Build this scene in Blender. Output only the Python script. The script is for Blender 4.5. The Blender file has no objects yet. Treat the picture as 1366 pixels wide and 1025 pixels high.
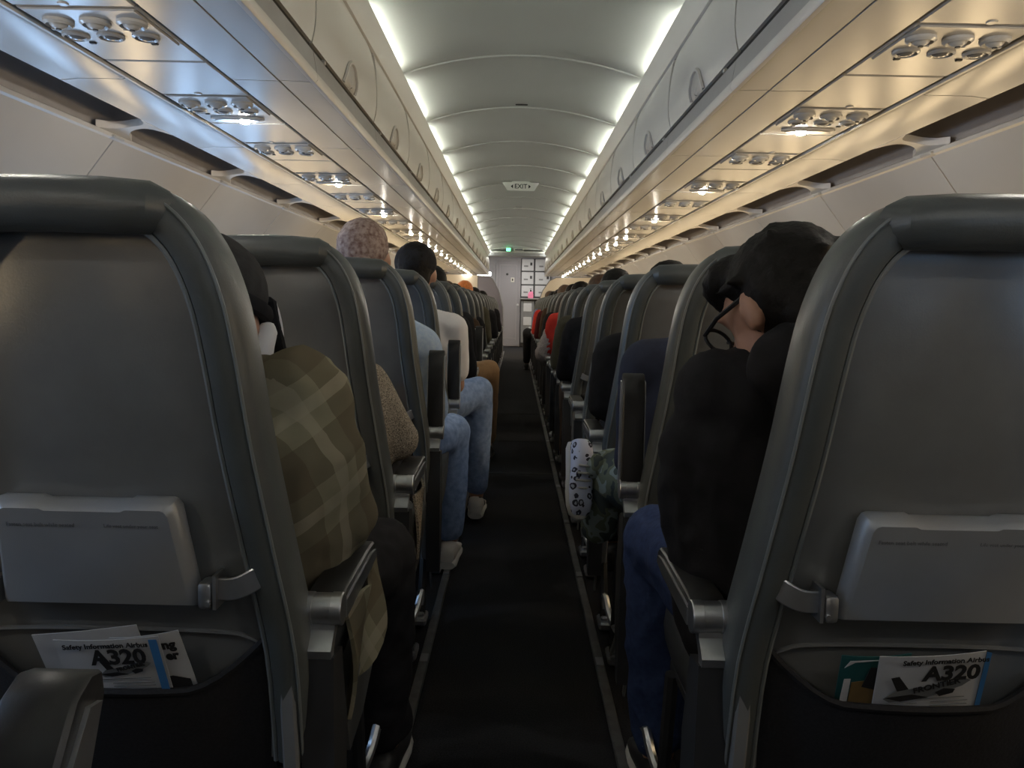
import bpy, bmesh, math, random
import numpy as np
from mathutils import Vector, Matrix, noise

random.seed(7)
scene = bpy.context.scene
COL = scene.collection
R = math.radians

# ------------------------------------------------------------------ camera
CAM = Vector((-0.010, 0.0, 1.0))
cam_d = bpy.data.cameras.new('camera')
cam_d.sensor_width = 36.0
cam_d.lens = 36.0 * 1080.0 / 1366.0
cam_d.clip_start = 0.02
cam = bpy.data.objects.new('camera', cam_d)
COL.objects.link(cam)
cam.matrix_world = (Matrix.Translation(CAM) @ Matrix.Rotation(R(0.15), 4, 'Z')
                    @ Matrix.Rotation(R(90 - 5.58), 4, 'X') @ Matrix.Rotation(R(1.2), 4, 'Z'))
scene.camera = cam

# ------------------------------------------------------------------ world / exposure
world = bpy.data.worlds.new('world')
scene.world = world
world.use_nodes = True
world.node_tree.nodes['Background'].inputs[0].default_value = (0.55, 0.68, 0.9, 1)
world.node_tree.nodes['Background'].inputs[1].default_value = 0.15
scene.view_settings.view_transform = 'Standard'
scene.view_settings.look = 'None'
scene.view_settings.gamma = 1.0
scene.view_settings.use_curve_mapping = False
scene.view_settings.exposure = 1.45

STRIP_E = 9.8          # cove strip lights
LAMP_E = 220.0          # small overhead lamps
WIN_COOL = ((0.42, 0.65, 1.0), 5.6)     # windows on the lavatory-door side
WIN_WARM = ((1.0, 0.74, 0.42), 4.8)     # windows on the galley side, low sun

PITCH = 0.735
Y1 = 1.0
NROW = 20               # row 0 is beside the camera
def row_y(r): return Y1 + PITCH * (r - 1)
SEATX = 0.50
Y_BACK, Y_BIN_END, Y_WALL = -2.3, 17.3, 19.6

# ------------------------------------------------------------------ helpers
class MB:
    """collects geometry; build() links it as one mesh object"""
    def __init__(s): s.v = []; s.f = []
    def add(s, verts, faces):
        o = len(s.v)
        s.v += [tuple(p) for p in verts]
        s.f += [tuple(i + o for i in f) for f in faces]
        return s
    def box(s, c, d, bev=0.0, rot=None, seg=1):
        bm = bmesh.new()
        bmesh.ops.create_cube(bm, size=1.0)
        for v in bm.verts: v.co = Vector((v.co.x * d[0], v.co.y * d[1], v.co.z * d[2]))
        if bev > 0:
            bmesh.ops.bevel(bm, geom=bm.edges[:], offset=min(bev, min(d) * .49), segments=seg, profile=.5, affect='EDGES')
        M = rot.to_3x3() if rot else None
        c = Vector(c)
        vs = [((M @ v.co) if M else v.co) + c for v in bm.verts]
        bm.verts.index_update()
        fs = [[v.index for v in f.verts] for f in bm.faces]
        bm.free()
        return s.add(vs, fs)
    def loft(s, rings, closed=True, caps=True):
        n = len(rings[0]); vs = [p for r in rings for p in r]; fs = []
        m = n if closed else n - 1
        for i in range(len(rings) - 1):
            for j in range(m):
                k = (j + 1) % n
                fs.append((i*n+j, i*n+k, (i+1)*n+k, (i+1)*n+j))
        if caps and closed:
            fs.append(tuple(range(n))[::-1])
            fs.append(tuple((len(rings)-1)*n + j for j in range(n)))
        return s.add(vs, fs)
    def tube(s, pts, r, n=8, caps=True, loop=False, flat=1.0, up=None):
        pts = [Vector(p) for p in pts]; N = len(pts)
        rs = r if isinstance(r, (list, tuple)) else [r] * N
        rings = []; side = None
        for i in range(N):
            a = pts[i-1] if (i > 0 or loop) else pts[i]
            b = pts[(i+1) % N] if (i < N-1 or loop) else pts[i]
            t = (b - a).normalized()
            if side is None:
                ref = Vector(up) if up else (Vector((0,0,1)) if abs(t.z) < .9 else Vector((1,0,0)))
                side = t.cross(ref).normalized()
            else:
                side = (side - t * side.dot(t)).normalized()
            w = side.cross(t)
            rings.append([pts[i] + side*math.cos(2*math.pi*k/n)*rs[i] + w*math.sin(2*math.pi*k/n)*rs[i]*flat for k in range(n)])
        if loop:
            rings.append(rings[0]); caps = False
        return s.loft(rings, True, caps)
    def bar(s, pts, w, h, up=(0,0,1)):
        """rectangular bar along points; w across, h along up"""
        pts = [Vector(p) for p in pts]; rings = []; N = len(pts); U = Vector(up)
        for i in range(N):
            t = (pts[min(i+1, N-1)] - pts[max(i-1, 0)]).normalized()
            sd = t.cross(U).normalized(); u = sd.cross(t)
            b = min(w, h) * .22
            q = [(-w/2+b,-h/2),(w/2-b,-h/2),(w/2,-h/2+b),(w/2,h/2-b),(w/2-b,h/2),(-w/2+b,h/2),(-w/2,h/2-b),(-w/2,-h/2+b)]
            rings.append([pts[i] + sd*x + u*y for x, y in q])
        return s.loft(rings, True, True)
    def lathe(s, prof, o=(0,0,0), axis='z', n=16, cap0=True, cap1=True):
        """prof: (radius, height) along the axis"""
        o = Vector(o); rings = []
        for r, h in prof:
            ring = []
            for k in range(n):
                a = 2*math.pi*k/n; c, q = r*math.cos(a), r*math.sin(a)
                p = {'z': (c, q, h), 'y': (q, h, c), 'x': (h, c, q)}[axis]
                ring.append(o + Vector(p))
            rings.append(ring)
        m = len(s.v)
        vs = [p for r in rings for p in r]; fs = []
        for i in range(len(rings)-1):
            for j in range(n):
                k = (j+1) % n
                fs.append((i*n+j, i*n+k, (i+1)*n+k, (i+1)*n+j))
        if cap0: fs.append(tuple(range(n))[::-1])
        if cap1: fs.append(tuple((len(rings)-1)*n+j for j in range(n)))
        return s.add(vs, fs)
    def prism(s, poly, fn0, fn1):
        """poly: 2d points; fn(u, v) -> 3d for both ends"""
        return s.loft([[fn0(*p) for p in poly], [fn1(*p) for p in poly]], True, True)
    def xz(s, poly, y0, y1):
        return s.prism(poly, lambda x, z: (x, y0, z), lambda x, z: (x, y1, z))
    def yz(s, poly, x0, x1):
        return s.prism(poly, lambda y, z: (x0, y, z), lambda y, z: (x1, y, z))
    def grid(s, rows):
        n = len(rows[0])
        return s.add([p for r in rows for p in r],
                     [(i*n+j, i*n+j+1, (i+1)*n+j+1, (i+1)*n+j) for i in range(len(rows)-1) for j in range(n-1)])
    def slab(s, rows, off):
        """grid with thickness: the same rows shifted by off, joined around the border"""
        off = Vector(off); m, n = len(rows), len(rows[0])
        A = [Vector(p) for r in rows for p in r]; B = [p + off for p in A]; N = m*n
        fs = []
        for i in range(m-1):
            for j in range(n-1):
                q = (i*n+j, i*n+j+1, (i+1)*n+j+1, (i+1)*n+j)
                fs.append(q); fs.append(tuple(N + k for k in q[::-1]))
        bd = [j for j in range(n)] + [i*n+n-1 for i in range(1, m)] + [(m-1)*n+j for j in range(n-2, -1, -1)] + [i*n for i in range(m-2, 0, -1)]
        for a, b in zip(bd, bd[1:] + bd[:1]): fs.append((b, a, N+a, N+b))
        return s.add(A + B, fs)
    def ellipsoid(s, c, r, M=None, nu=16, nv=10):
        c = Vector(c); vs = [Vector((0,0,-1))]; fs = []
        for i in range(1, nv):
            t = math.pi*i/nv
            for j in range(nu):
                a = 2*math.pi*j/nu
                vs.append(Vector((math.sin(t)*math.cos(a), math.sin(t)*math.sin(a), -math.cos(t))))
        vs.append(Vector((0,0,1)))
        for j in range(nu): fs.append((0, 1+(j+1) % nu, 1+j))
        for i in range(nv-2):
            for j in range(nu):
                a = 1+i*nu; k = (j+1) % nu
                fs.append((a+j, a+k, a+nu+k, a+nu+j))
        a = 1+(nv-2)*nu
        for j in range(nu): fs.append((a+j, a+(j+1) % nu, len(vs)-1))
        out = []
        for v in vs:
            p = Vector((v.x*r[0], v.y*r[1], v.z*r[2]))
            out.append(c + ((M @ p) if M else p))
        return s.add(out, fs)
    def capsule(s, a, ra, b, rb, n=12):
        a, b = Vector(a), Vector(b); t = (b-a)
        L = t.length; t = t / L if L > 1e-6 else Vector((0,0,1))
        pts, rs = [], []
        for k in range(5):
            q = math.pi/2*(1-k/4); pts.append(a - t*math.sin(q)*ra); rs.append(max(ra*math.cos(q), ra*.02))
        for k in range(5):
            q = math.pi/2*(k/4); pts.append(b + t*math.sin(q)*rb); rs.append(max(rb*math.cos(q), rb*.02))
        return s.tube(pts, rs, n)
    def mesh(s, name, mirror=False):
        me = bpy.data.meshes.new(name)
        if mirror:
            v = [(-p[0], p[1], p[2]) for p in s.v]; f = [q[::-1] for q in s.f]
        else: v, f = s.v, s.f
        me.from_pydata([tuple(p) for p in v], [], f); me.update()
        return me
    def build(s, name, mat, parent=None, mirror=False, smooth=35, fix=True, loc=None):
        me = s.mesh(name, mirror)
        if fix:
            bm = bmesh.new(); bm.from_mesh(me)
            bmesh.ops.recalc_face_normals(bm, faces=bm.faces[:]); bm.to_mesh(me); bm.free()
        finish(me, smooth)
        return link(name, me, mat, parent, loc)

def finish(me, smooth=35):
    if smooth:
        me.polygons.foreach_set('use_smooth', [True]*len(me.polygons))
        me.set_sharp_from_angle(angle=R(smooth))

def link(name, me, mat, parent=None, loc=None):
    if mat is not None:
        me.materials.clear(); me.materials.append(mat)
    o = bpy.data.objects.new(name, me); COL.objects.link(o)
    if parent: o.parent = parent
    if loc: o.location = loc
    return o

def tag(o, label=None, cat=None, group=None, kind=None):
    if label: o['label'] = label
    if cat: o['category'] = cat
    if group: o['group'] = group
    if kind: o['kind'] = kind
    return o

def thing(name, label, cat, loc=(0,0,0), group=None):
    o = bpy.data.objects.new(name, None); COL.objects.link(o)
    o.location = loc; o.empty_display_size = .05
    return tag(o, label, cat, group)

def copy_tree(o, parent=None):
    c = o.copy(); COL.objects.link(c); c.parent = parent
    for ch in o.children: copy_tree(ch, c)
    return c

def relabel(o, label, group=None):
    o['label'] = label
    if group: o['group'] = group
    elif 'group' in o: del o['group']
    return o

def smooth_path(pts, n):
    """Catmull-Rom through points, n samples per span"""
    P = [Vector(p) for p in pts]; out = []
    for i in range(len(P)-1):
        p0 = P[max(i-1, 0)]; p1 = P[i]; p2 = P[i+1]; p3 = P[min(i+2, len(P)-1)]
        for k in range(n):
            t = k/n
            out.append(.5*((2*p1)+(p2-p0)*t+(2*p0-5*p1+4*p2-p3)*t*t+(3*p1-p0-3*p2+p3)*t**3))
    out.append(P[-1]); return out

TMP = bpy.data.scenes.new('workbench')                  # throw-away scene for evaluating modifiers and text
def evaluated(ob):
    TMP.collection.objects.link(ob)
    with bpy.context.temp_override(scene=TMP, view_layer=TMP.view_layers[0]):
        dg = bpy.context.evaluated_depsgraph_get(); dg.update()
        me = bpy.data.meshes.new_from_object(ob.evaluated_get(dg))
    bpy.data.objects.remove(ob)
    return me

# ------------------------------------------------------------------ materials
def new_mat(name):
    m = bpy.data.materials.new(name); m.use_nodes = True
    nt = m.node_tree; b = nt.nodes['Principled BSDF']
    return m, nt, b
def mat(name, col, rough=.5, metal=0.0, var=.12, scale=18, bump=0.0, bscale=200, spec=.5, emit=None, es=0, coat=0, aniso=None):
    m, nt, b = new_mat(name); N, L = nt.nodes, nt.links
    b.inputs['Roughness'].default_value = rough; b.inputs['Metallic'].default_value = metal
    b.inputs['Specular IOR Level'].default_value = spec
    b.inputs['Coat Weight'].default_value = coat
    tc = N.new('ShaderNodeTexCoord')
    nz = N.new('ShaderNodeTexNoise'); nz.inputs['Scale'].default_value = scale; nz.inputs['Detail'].default_value = 4
    L.new(tc.outputs['Object'], nz.inputs['Vector'])
    rp = N.new('ShaderNodeMapRange'); rp.inputs[1].default_value = .3; rp.inputs[2].default_value = .7
    rp.inputs[3].default_value = 1-var; rp.inputs[4].default_value = 1+var
    L.new(nz.outputs['Fac'], rp.inputs[0])
    mx = N.new('ShaderNodeVectorMath'); mx.operation = 'SCALE'; mx.inputs[0].default_value = col
    L.new(rp.outputs[0], mx.inputs['Scale']); L.new(mx.outputs[0], b.inputs['Base Color'])
    if bump:
        n2 = N.new('ShaderNodeTexNoise'); n2.inputs['Scale'].default_value = bscale; n2.inputs['Detail'].default_value = 3
        L.new(tc.outputs['Object'], n2.inputs['Vector'])
        bp = N.new('ShaderNodeBump'); bp.inputs['Strength'].default_value = bump; bp.inputs['Distance'].default_value = .002
        L.new(n2.outputs['Fac'], bp.inputs['Height']); L.new(bp.outputs[0], b.inputs['Normal'])
    if emit:
        b.inputs['Emission Color'].default_value = (*emit, 1); b.inputs['Emission Strength'].default_value = es
    return m
def ramp(nt, stops, interp='CONSTANT'):
    r = nt.nodes.new('ShaderNodeValToRGB'); cr = r.color_ramp; cr.interpolation = interp
    cr.elements[0].position = stops[0][0]; cr.elements[0].color = (*stops[0][1], 1)
    cr.elements[1].position = stops[1][0]; cr.elements[1].color = (*stops[1][1], 1)
    for p, c in stops[2:]:
        e = cr.elements.new(p); e.color = (*c, 1)
    return r
def noise_ramp_mat(name, scale, stops, rough=.9, interp='CONSTANT', detail=2, bump=.2):
    m, nt, b = new_mat(name); N, L = nt.nodes, nt.links
    tc = N.new('ShaderNodeTexCoord'); nz = N.new('ShaderNodeTexNoise')
    nz.inputs['Scale'].default_value = scale; nz.inputs['Detail'].default_value = detail
    L.new(tc.outputs['Object'], nz.inputs['Vector'])
    r = ramp(nt, stops, interp); L.new(nz.outputs['Fac'], r.inputs[0]); L.new(r.outputs[0], b.inputs['Base Color'])
    n2 = N.new('ShaderNodeTexNoise'); n2.inputs['Scale'].default_value = 260
    L.new(tc.outputs['Object'], n2.inputs['Vector'])
    bp = N.new('ShaderNodeBump'); bp.inputs['Strength'].default_value = bump; bp.inputs['Distance'].default_value = .002
    L.new(n2.outputs['Fac'], bp.inputs['Height']); L.new(bp.outputs[0], b.inputs['Normal'])
    b.inputs['Roughness'].default_value = rough; b.inputs['Specular IOR Level'].default_value = .15
    return m
def plaid_mat(name):
    m, nt, b = new_mat(name); N, L = nt.nodes, nt.links
    tc = N.new('ShaderNodeTexCoord')
    mp = N.new('ShaderNodeMapping'); mp.inputs['Rotation'].default_value = (R(-14), R(28), R(20))
    L.new(tc.outputs['Object'], mp.inputs[0])
    sp = N.new('ShaderNodeSeparateXYZ'); L.new(mp.outputs[0], sp.inputs[0])
    def band(sock, freq, off, lo, hi):
        a = N.new('ShaderNodeMath'); a.operation = 'MULTIPLY_ADD'; a.inputs[1].default_value = freq; a.inputs[2].default_value = off
        L.new(sock, a.inputs[0])
        f = N.new('ShaderNodeMath'); f.operation = 'FRACT'; L.new(a.outputs[0], f.inputs[0])
        g = N.new('ShaderNodeMath'); g.operation = 'GREATER_THAN'; g.inputs[1].default_value = lo; L.new(f.outputs[0], g.inputs[0])
        h = N.new('ShaderNodeMath'); h.operation = 'LESS_THAN'; h.inputs[1].default_value = hi; L.new(f.outputs[0], h.inputs[0])
        k = N.new('ShaderNodeMath'); k.operation = 'MULTIPLY'; L.new(g.outputs[0], k.inputs[0]); L.new(h.outputs[0], k.inputs[1])
        return k.outputs[0]
    def mixc(fac, a, bcol):
        x = N.new('ShaderNodeMix'); x.data_type = 'RGBA'
        L.new(fac, x.inputs[0]); 
        if isinstance(a, tuple): x.inputs[6].default_value = (*a, 1)
        else: L.new(a, x.inputs[6])
        x.inputs[7].default_value = (*bcol, 1)
        return x.outputs[2]
    def half(s):
        q = N.new('ShaderNodeMath'); q.operation = 'MULTIPLY'; q.inputs[1].default_value = .6; L.new(s, q.inputs[0]); return q.outputs[0]
    c = mixc(half(band(sp.outputs[2], 7.5, .1, .0, .45)), (.29, .265, .18), (.145, .115, .075))
    c = mixc(half(band(sp.outputs[1], 7.5, .3, .0, .45)), c, (.145, .115, .075))
    c = mixc(half(band(sp.outputs[2], 7.5, .1, .66, .80)), c, (.42, .37, .27))
    c = mixc(half(band(sp.outputs[1], 7.5, .3, .66, .80)), c, (.42, .37, .27))
    L.new(c, b.inputs['Base Color']); b.inputs['Roughness'].default_value = .95; b.inputs['Specular IOR Level'].default_value = .1
    return m
def leopard_mat(name):
    m, nt, b = new_mat(name); N, L = nt.nodes, nt.links
    tc = N.new('ShaderNodeTexCoord'); vo = N.new('ShaderNodeTexVoronoi'); vo.inputs['Scale'].default_value = 48
    nz = N.new('ShaderNodeTexNoise'); nz.inputs['Scale'].default_value = 60
    ad = N.new('ShaderNodeVectorMath'); ad.operation = 'MULTIPLY_ADD'; ad.inputs[1].default_value = (.012,)*3
    L.new(tc.outputs['Object'], nz.inputs['Vector']); L.new(nz.outputs['Color'], ad.inputs[0]); L.new(tc.outputs['Object'], ad.inputs[2])
    L.new(ad.outputs[0], vo.inputs['Vector'])
    r = ramp(nt, [(0, (.45, .48, .62)), (.20, (.03, .03, .06)), (.40, (.62, .66, .85))])
    L.new(vo.outputs['Distance'], r.inputs[0]); L.new(r.outputs[0], b.inputs['Base Color']); b.inputs['Roughness'].default_value = .8
    return m

M = {}
M['leather'] = mat('seat_leather', (.165, .170, .172), .24, spec=.8, var=.06, bump=.06, bscale=420)
M['cushion'] = mat('cushion_leather', (.05, .053, .055), .4, var=.06, bump=.12, bscale=420)
M['rim'] = mat('rim_leather', (.080, .088, .088), .40, var=.08, bump=.14, bscale=380)
M['piping'] = mat('rim_piping', (.17, .185, .19), .34, var=.05)
M['pad'] = mat('armrest_pad', (.022, .022, .023), .42, var=.05, bump=.1)
M['silver'] = mat('brushed_metal', (.50, .51, .53), .30, metal=.9, var=.05, scale=60)
M['greyplastic'] = mat('grey_plastic', (.20, .205, .215), .45, var=.05)
M['darkplastic'] = mat('dark_plastic', (.030, .031, .034), .5, var=.08)
M['tray'] = mat('tray_plastic', (.36, .375, .40), .38, metal=.35, var=.04, bump=.05)
M['mesh'] = mat('pocket_fabric', (.013, .013, .016), .85, var=.3, scale=300, bump=.3)
M['print'] = mat('black_print', (.012, .012, .014), .7)
M['greyprint'] = mat('grey_print', (.16, .17, .18), .7)
M['card'] = mat('card_paper', (.52, .53, .56), .55, var=.03)
M['cardblue'] = mat('card_blue', (.05, .19, .44), .5, var=.03)
M['green'] = mat('booklet_green', (.02, .10, .10), .5)
M['brown'] = mat('booklet_brown', (.20, .13, .05), .5)
M['bin'] = mat('bin_white', (.54, .52, .49), .34, var=.03, scale=3)
M['under'] = mat('underside_panel', (.46, .445, .42), .27, var=.03, scale=3, bump=.03)
M['lip'] = mat('bin_lip', (.30, .29, .29), .36, var=.04)
M['gap'] = mat('dark_gap', (.02, .018, .016), .8)
M['ceil'] = mat('ceiling_panel', (.52, .515, .485), .48, var=.02, scale=2)
M['shroud'] = mat('shroud_plastic', (.11, .108, .102), .5, var=.05)
M['handle'] = mat('handle_cup', (.42, .40, .375), .4, var=.04)
M['jointc'] = mat('carpet_joint', (.032, .032, .034), .9)
M['side'] = mat('sidewall_panel', (.64, .61, .57), .42, var=.03, scale=3)
M['cavity'] = mat('cove_panel', (.30, .275, .26), .5, var=.05)
M['carpet'] = mat('aisle_carpet', (.026, .026, .029), .95, var=.35, scale=240, bump=.5, bscale=500, spec=.1)
M['track'] = mat('floor_track', (.085, .085, .088), .5, var=.3, scale=30)
M['strip'] = mat('strip_light', (.9, .95, .9), .4, emit=(.93, 1.0, .92), es=STRIP_E)
M['galleyfill'] = mat('galley_fill_lamp', (.9, .9, .9), .4, emit=(1, .97, .93), es=4.0)
M['lamp'] = mat('lamp_bulb', (1, .97, .9), .4, emit=(1.0, .95, .85), es=LAMP_E)
M['vent'] = mat('vent_plastic', (.50, .49, .47), .22, var=.03)
M['lens'] = mat('lamp_lens', (.20, .195, .19), .15, var=.03)
M['hole'] = mat('vent_hole', (.03, .03, .03), .5)
M['cool'] = mat('window_sky_cool', (.5, .6, .7), .4, emit=WIN_COOL[0], es=WIN_COOL[1])
M['warm'] = mat('window_sky_warm', (.7, .6, .5), .4, emit=WIN_WARM[0], es=WIN_WARM[1])
M['signp'] = mat('sign_plate', (.66, .65, .60), .4, var=.02)
M['exitgreen'] = mat('exit_green', (.05, .8, .3), .4, emit=(.08, 1.0, .35), es=2.2)
M['door'] = mat('lavatory_door', (.29, .28, .30), .42, var=.04, scale=2)
M['doorframe'] = mat('door_frame', (.36, .35, .37), .4, var=.03)
M['galley'] = mat('galley_panel', (.55, .56, .58), .4, var=.03)
M['galleyd'] = mat('galley_dark', (.05, .05, .055), .5)
M['purple'] = mat('partition_grey', (.20, .19, .235), .4, var=.05, scale=2)
M['cream'] = mat('partition_cream', (.62, .55, .44), .45, var=.03, scale=2)
M['skin'] = mat('skin', (.46, .25, .17), .5, var=.08, scale=40)
M['skin2'] = mat('skin_tan', (.33, .17, .11), .5, var=.08, scale=40)
M['eye'] = mat('eye_white', (.7, .7, .68), .2)
M['hairblack'] = mat('hair_black', (.008, .0065, .006), .6, spec=.2, var=.4, scale=60, bump=.8, bscale=120)
M['hairbrown'] = mat('hair_brown', (.07, .035, .018), .5, var=.4, scale=60, bump=.8, bscale=120)
M['hairorange'] = mat('hair_orange', (.55, .17, .035), .55, var=.25, scale=60, bump=.6, bscale=120)
M['hairgrey'] = noise_ramp_mat('hair_reddish_grey', 70, [(.3, (.16, .09, .075)), (.62, (.42, .32, .28))], .6, 'LINEAR', 4, .8)
M['plaid'] = plaid_mat('plaid_flannel')
M['black'] = mat('black_cloth', (.021, .0205, .023), .9, var=.2, scale=30, bump=.2, spec=.15)
M['navy'] = mat('navy_cloth', (.040, .044, .068), .9, var=.15, scale=30, bump=.2, spec=.15)
M['dkjean'] = mat('dark_jeans', (.035, .055, .135), .9, var=.2, scale=90, bump=.3, bscale=500, spec=.15)
M['jean'] = noise_ramp_mat('light_jeans', 45, [(.25, (.17, .26, .48)), (.75, (.36, .48, .74))], .9, 'LINEAR', 6, .4)
M['denim'] = noise_ramp_mat('pale_denim_shirt', 90, [(.25, (.46, .60, .84)), (.75, (.64, .76, .92))], .9, 'LINEAR', 5, .3)
M['white'] = mat('white_cotton', (.80, .78, .80), .9, var=.04, bump=.2, spec=.15)
M['tweed'] = noise_ramp_mat('tweed_knit', 330, [(.35, (.10, .085, .07)), (.65, (.55, .47, .38))], .95, 'LINEAR', 3, .6)
M['camo'] = noise_ramp_mat('camouflage', 15, [(0, (.075, .095, .10)), (.43, (.17, .20, .155)), (.52, (.30, .37, .38)), (.60, (.09, .115, .11))])
M['leopard'] = leopard_mat('leopard_print')
M['khaki'] = mat('brown_trousers', (.34, .21, .115), .9, var=.12, bump=.2, spec=.15)
M['olive'] = mat('olive_jacket', (.085, .08, .058), .9, var=.15, bump=.2, spec=.15)
M['red'] = mat('red_jacket', (.62, .05, .035), .8, var=.1, spec=.15)
M['fluffy'] = noise_ramp_mat('pale_fleece', 130, [(.3, (.36, .33, .33)), (.7, (.62, .58, .58))], .95, 'LINEAR', 4, .9)
M['maroon'] = mat('maroon_cloth', (.09, .02, .02), .9, var=.15, spec=.15)
M['brownc'] = mat('brown_cloth', (.07, .045, .03), .9, var=.15, spec=.15)
M['greycap'] = mat('charcoal_cap', (.055, .053, .053), .9, var=.15, scale=60, bump=.3, spec=.15)
M['shoe'] = mat('black_shoe', (.02, .02, .021), .5, var=.1)
M['sole'] = mat('white_sole', (.55, .54, .52), .6, var=.06)
M['shoewhite'] = noise_ramp_mat('white_shoe', 14, [(0, (.62, .58, .54)), (.60, (.03, .03, .03))], .6, 'CONSTANT', 1, .1)
M['pink'] = mat('pink_bag', (.80, .22, .38), .6, var=.1)
M['blue'] = mat('blue_cloth', (.16, .20, .36), .8, var=.1)
# ------------------------------------------------------------------ structure
SIDES = ((-1, True, 'lavatory-door side'), (1, False, 'galley side'))   # x sign, mirrored mesh?, where

floor_o = MB().box((0, 8.6, -.02), (3.7, 22.2, .04)).build('floor', M['carpet'])
tag(floor_o, kind='structure')
for sx, mir, where in SIDES:                           # seat tracks along both edges of the aisle
    b = MB().box((.245, 7.6, .006), (.026, 19.4, .012), .003)
    tr = b.build('trim_1' if sx < 0 else 'trim_2', M['track'], None, mir); tag(tr, kind='structure')
    for k in range(26):
        MB().box((.245, -1.5 + k*.735, .0135), (.022, .05, .005), .001).build('track_joint', M['greyplastic'], tr, mir)
for k, y in enumerate((4.75, 5.9, 7.4)):           # slightly raised carpet joints across the aisle
    MB().box((0, y, .0015), (.46, .012, .004), .001).build('carpet_joint', M['jointc'], floor_o)

# ceiling: arched panels with ribs between them
def ceil_z(x): return 2.235 - .100*(x/.594)**2
JOINT0, CP = 4.16, 1.06
ys = [JOINT0 + CP*k for k in range(-6, 14)]
xs = [-.66 + 1.32*i/22 for i in range(23)]
ceil = MB().slab([[(x, y, ceil_z(x)+.03) for x in xs] for y in (Y_BACK, Y_BIN_END+.1)], (0, 0, .02)).build('ceiling', M['ceil'])
tag(ceil, kind='structure')
for i, y in enumerate(ys):
    y1 = min(y + CP, Y_BIN_END)
    if y1 - y < .2: continue
    rows = []
    for t in (0, .008, .5, .992, 1):
        yy = y + .006 + (y1 - y - .012)*t
        dz = {0: .010, .008: 0, .5: 0, .992: 0, 1: .010}[t]
        rows.append([(x, yy, ceil_z(x)+dz) for x in xs])
    MB().slab(rows, (0, 0, .024)).build('ceiling_panel', M['ceil'], ceil)
    rib = [[(x, y - .009 + .018*t, ceil_z(x) - .006*math.sin(math.pi*t)) for x in xs] for t in (0, .2, .4, .6, .8, 1)]
    MB().slab(rib, (0, 0, .02)).build('ceiling_rib', M['ceil'], ceil)
MB().slab([[(x, y, 2.14) for x in (-.95, .95)] for y in (Y_BIN_END+.1, Y_WALL+.05)], (0, 0, .03)).build('entry_ceiling', M['ceil'], ceil)
MB().xz([(-.95, 2.035), (.95, 2.035), (.95, 2.10), (-.95, 2.10)], Y_BIN_END+.1, Y_BIN_END+.14).build('ceiling_header', M['doorframe'], ceil)
MB().xz([(-.95, 2.10), (.95, 2.10), (.95, 2.26), (-.95, 2.26)], Y_BIN_END+.1, Y_BIN_END+.13).build('ceiling_end_panel', M['ceil'], ceil)
for y in (5.15, 7.35, 10.4):
    MB().box((.0, y, ceil_z(0)-.001), (.075, .022, .006), .002).build('ceiling_slot', M['gap'], ceil)

# cornices below the arch (the light coves)
for sx, mir, where in SIDES:
    poly = [(.573, 2.098), (.580, 2.100), (.585, 2.088), (.665, 2.075), (.67, 2.125), (.70, 2.125), (.70, 2.03), (.622, 2.020), (.612, 2.024)]
    c = MB().xz(poly, Y_BACK, Y_BIN_END).build('trim_3' if sx < 0 else 'trim_4', M['bin'], None, mir, 20); tag(c, kind='structure')
    for y in ys:
        if y < Y_BIN_END - .3:
            o = MB().box((.628, y + CP/2, 2.098), (.022, CP*.76, .016), .004).build('strip_light', M['strip'], None, mir)
            tag(o, 'slim white strip light hidden in the ceiling cove on the '+where, 'light', 'cove strip lights on the '+where)

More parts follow.
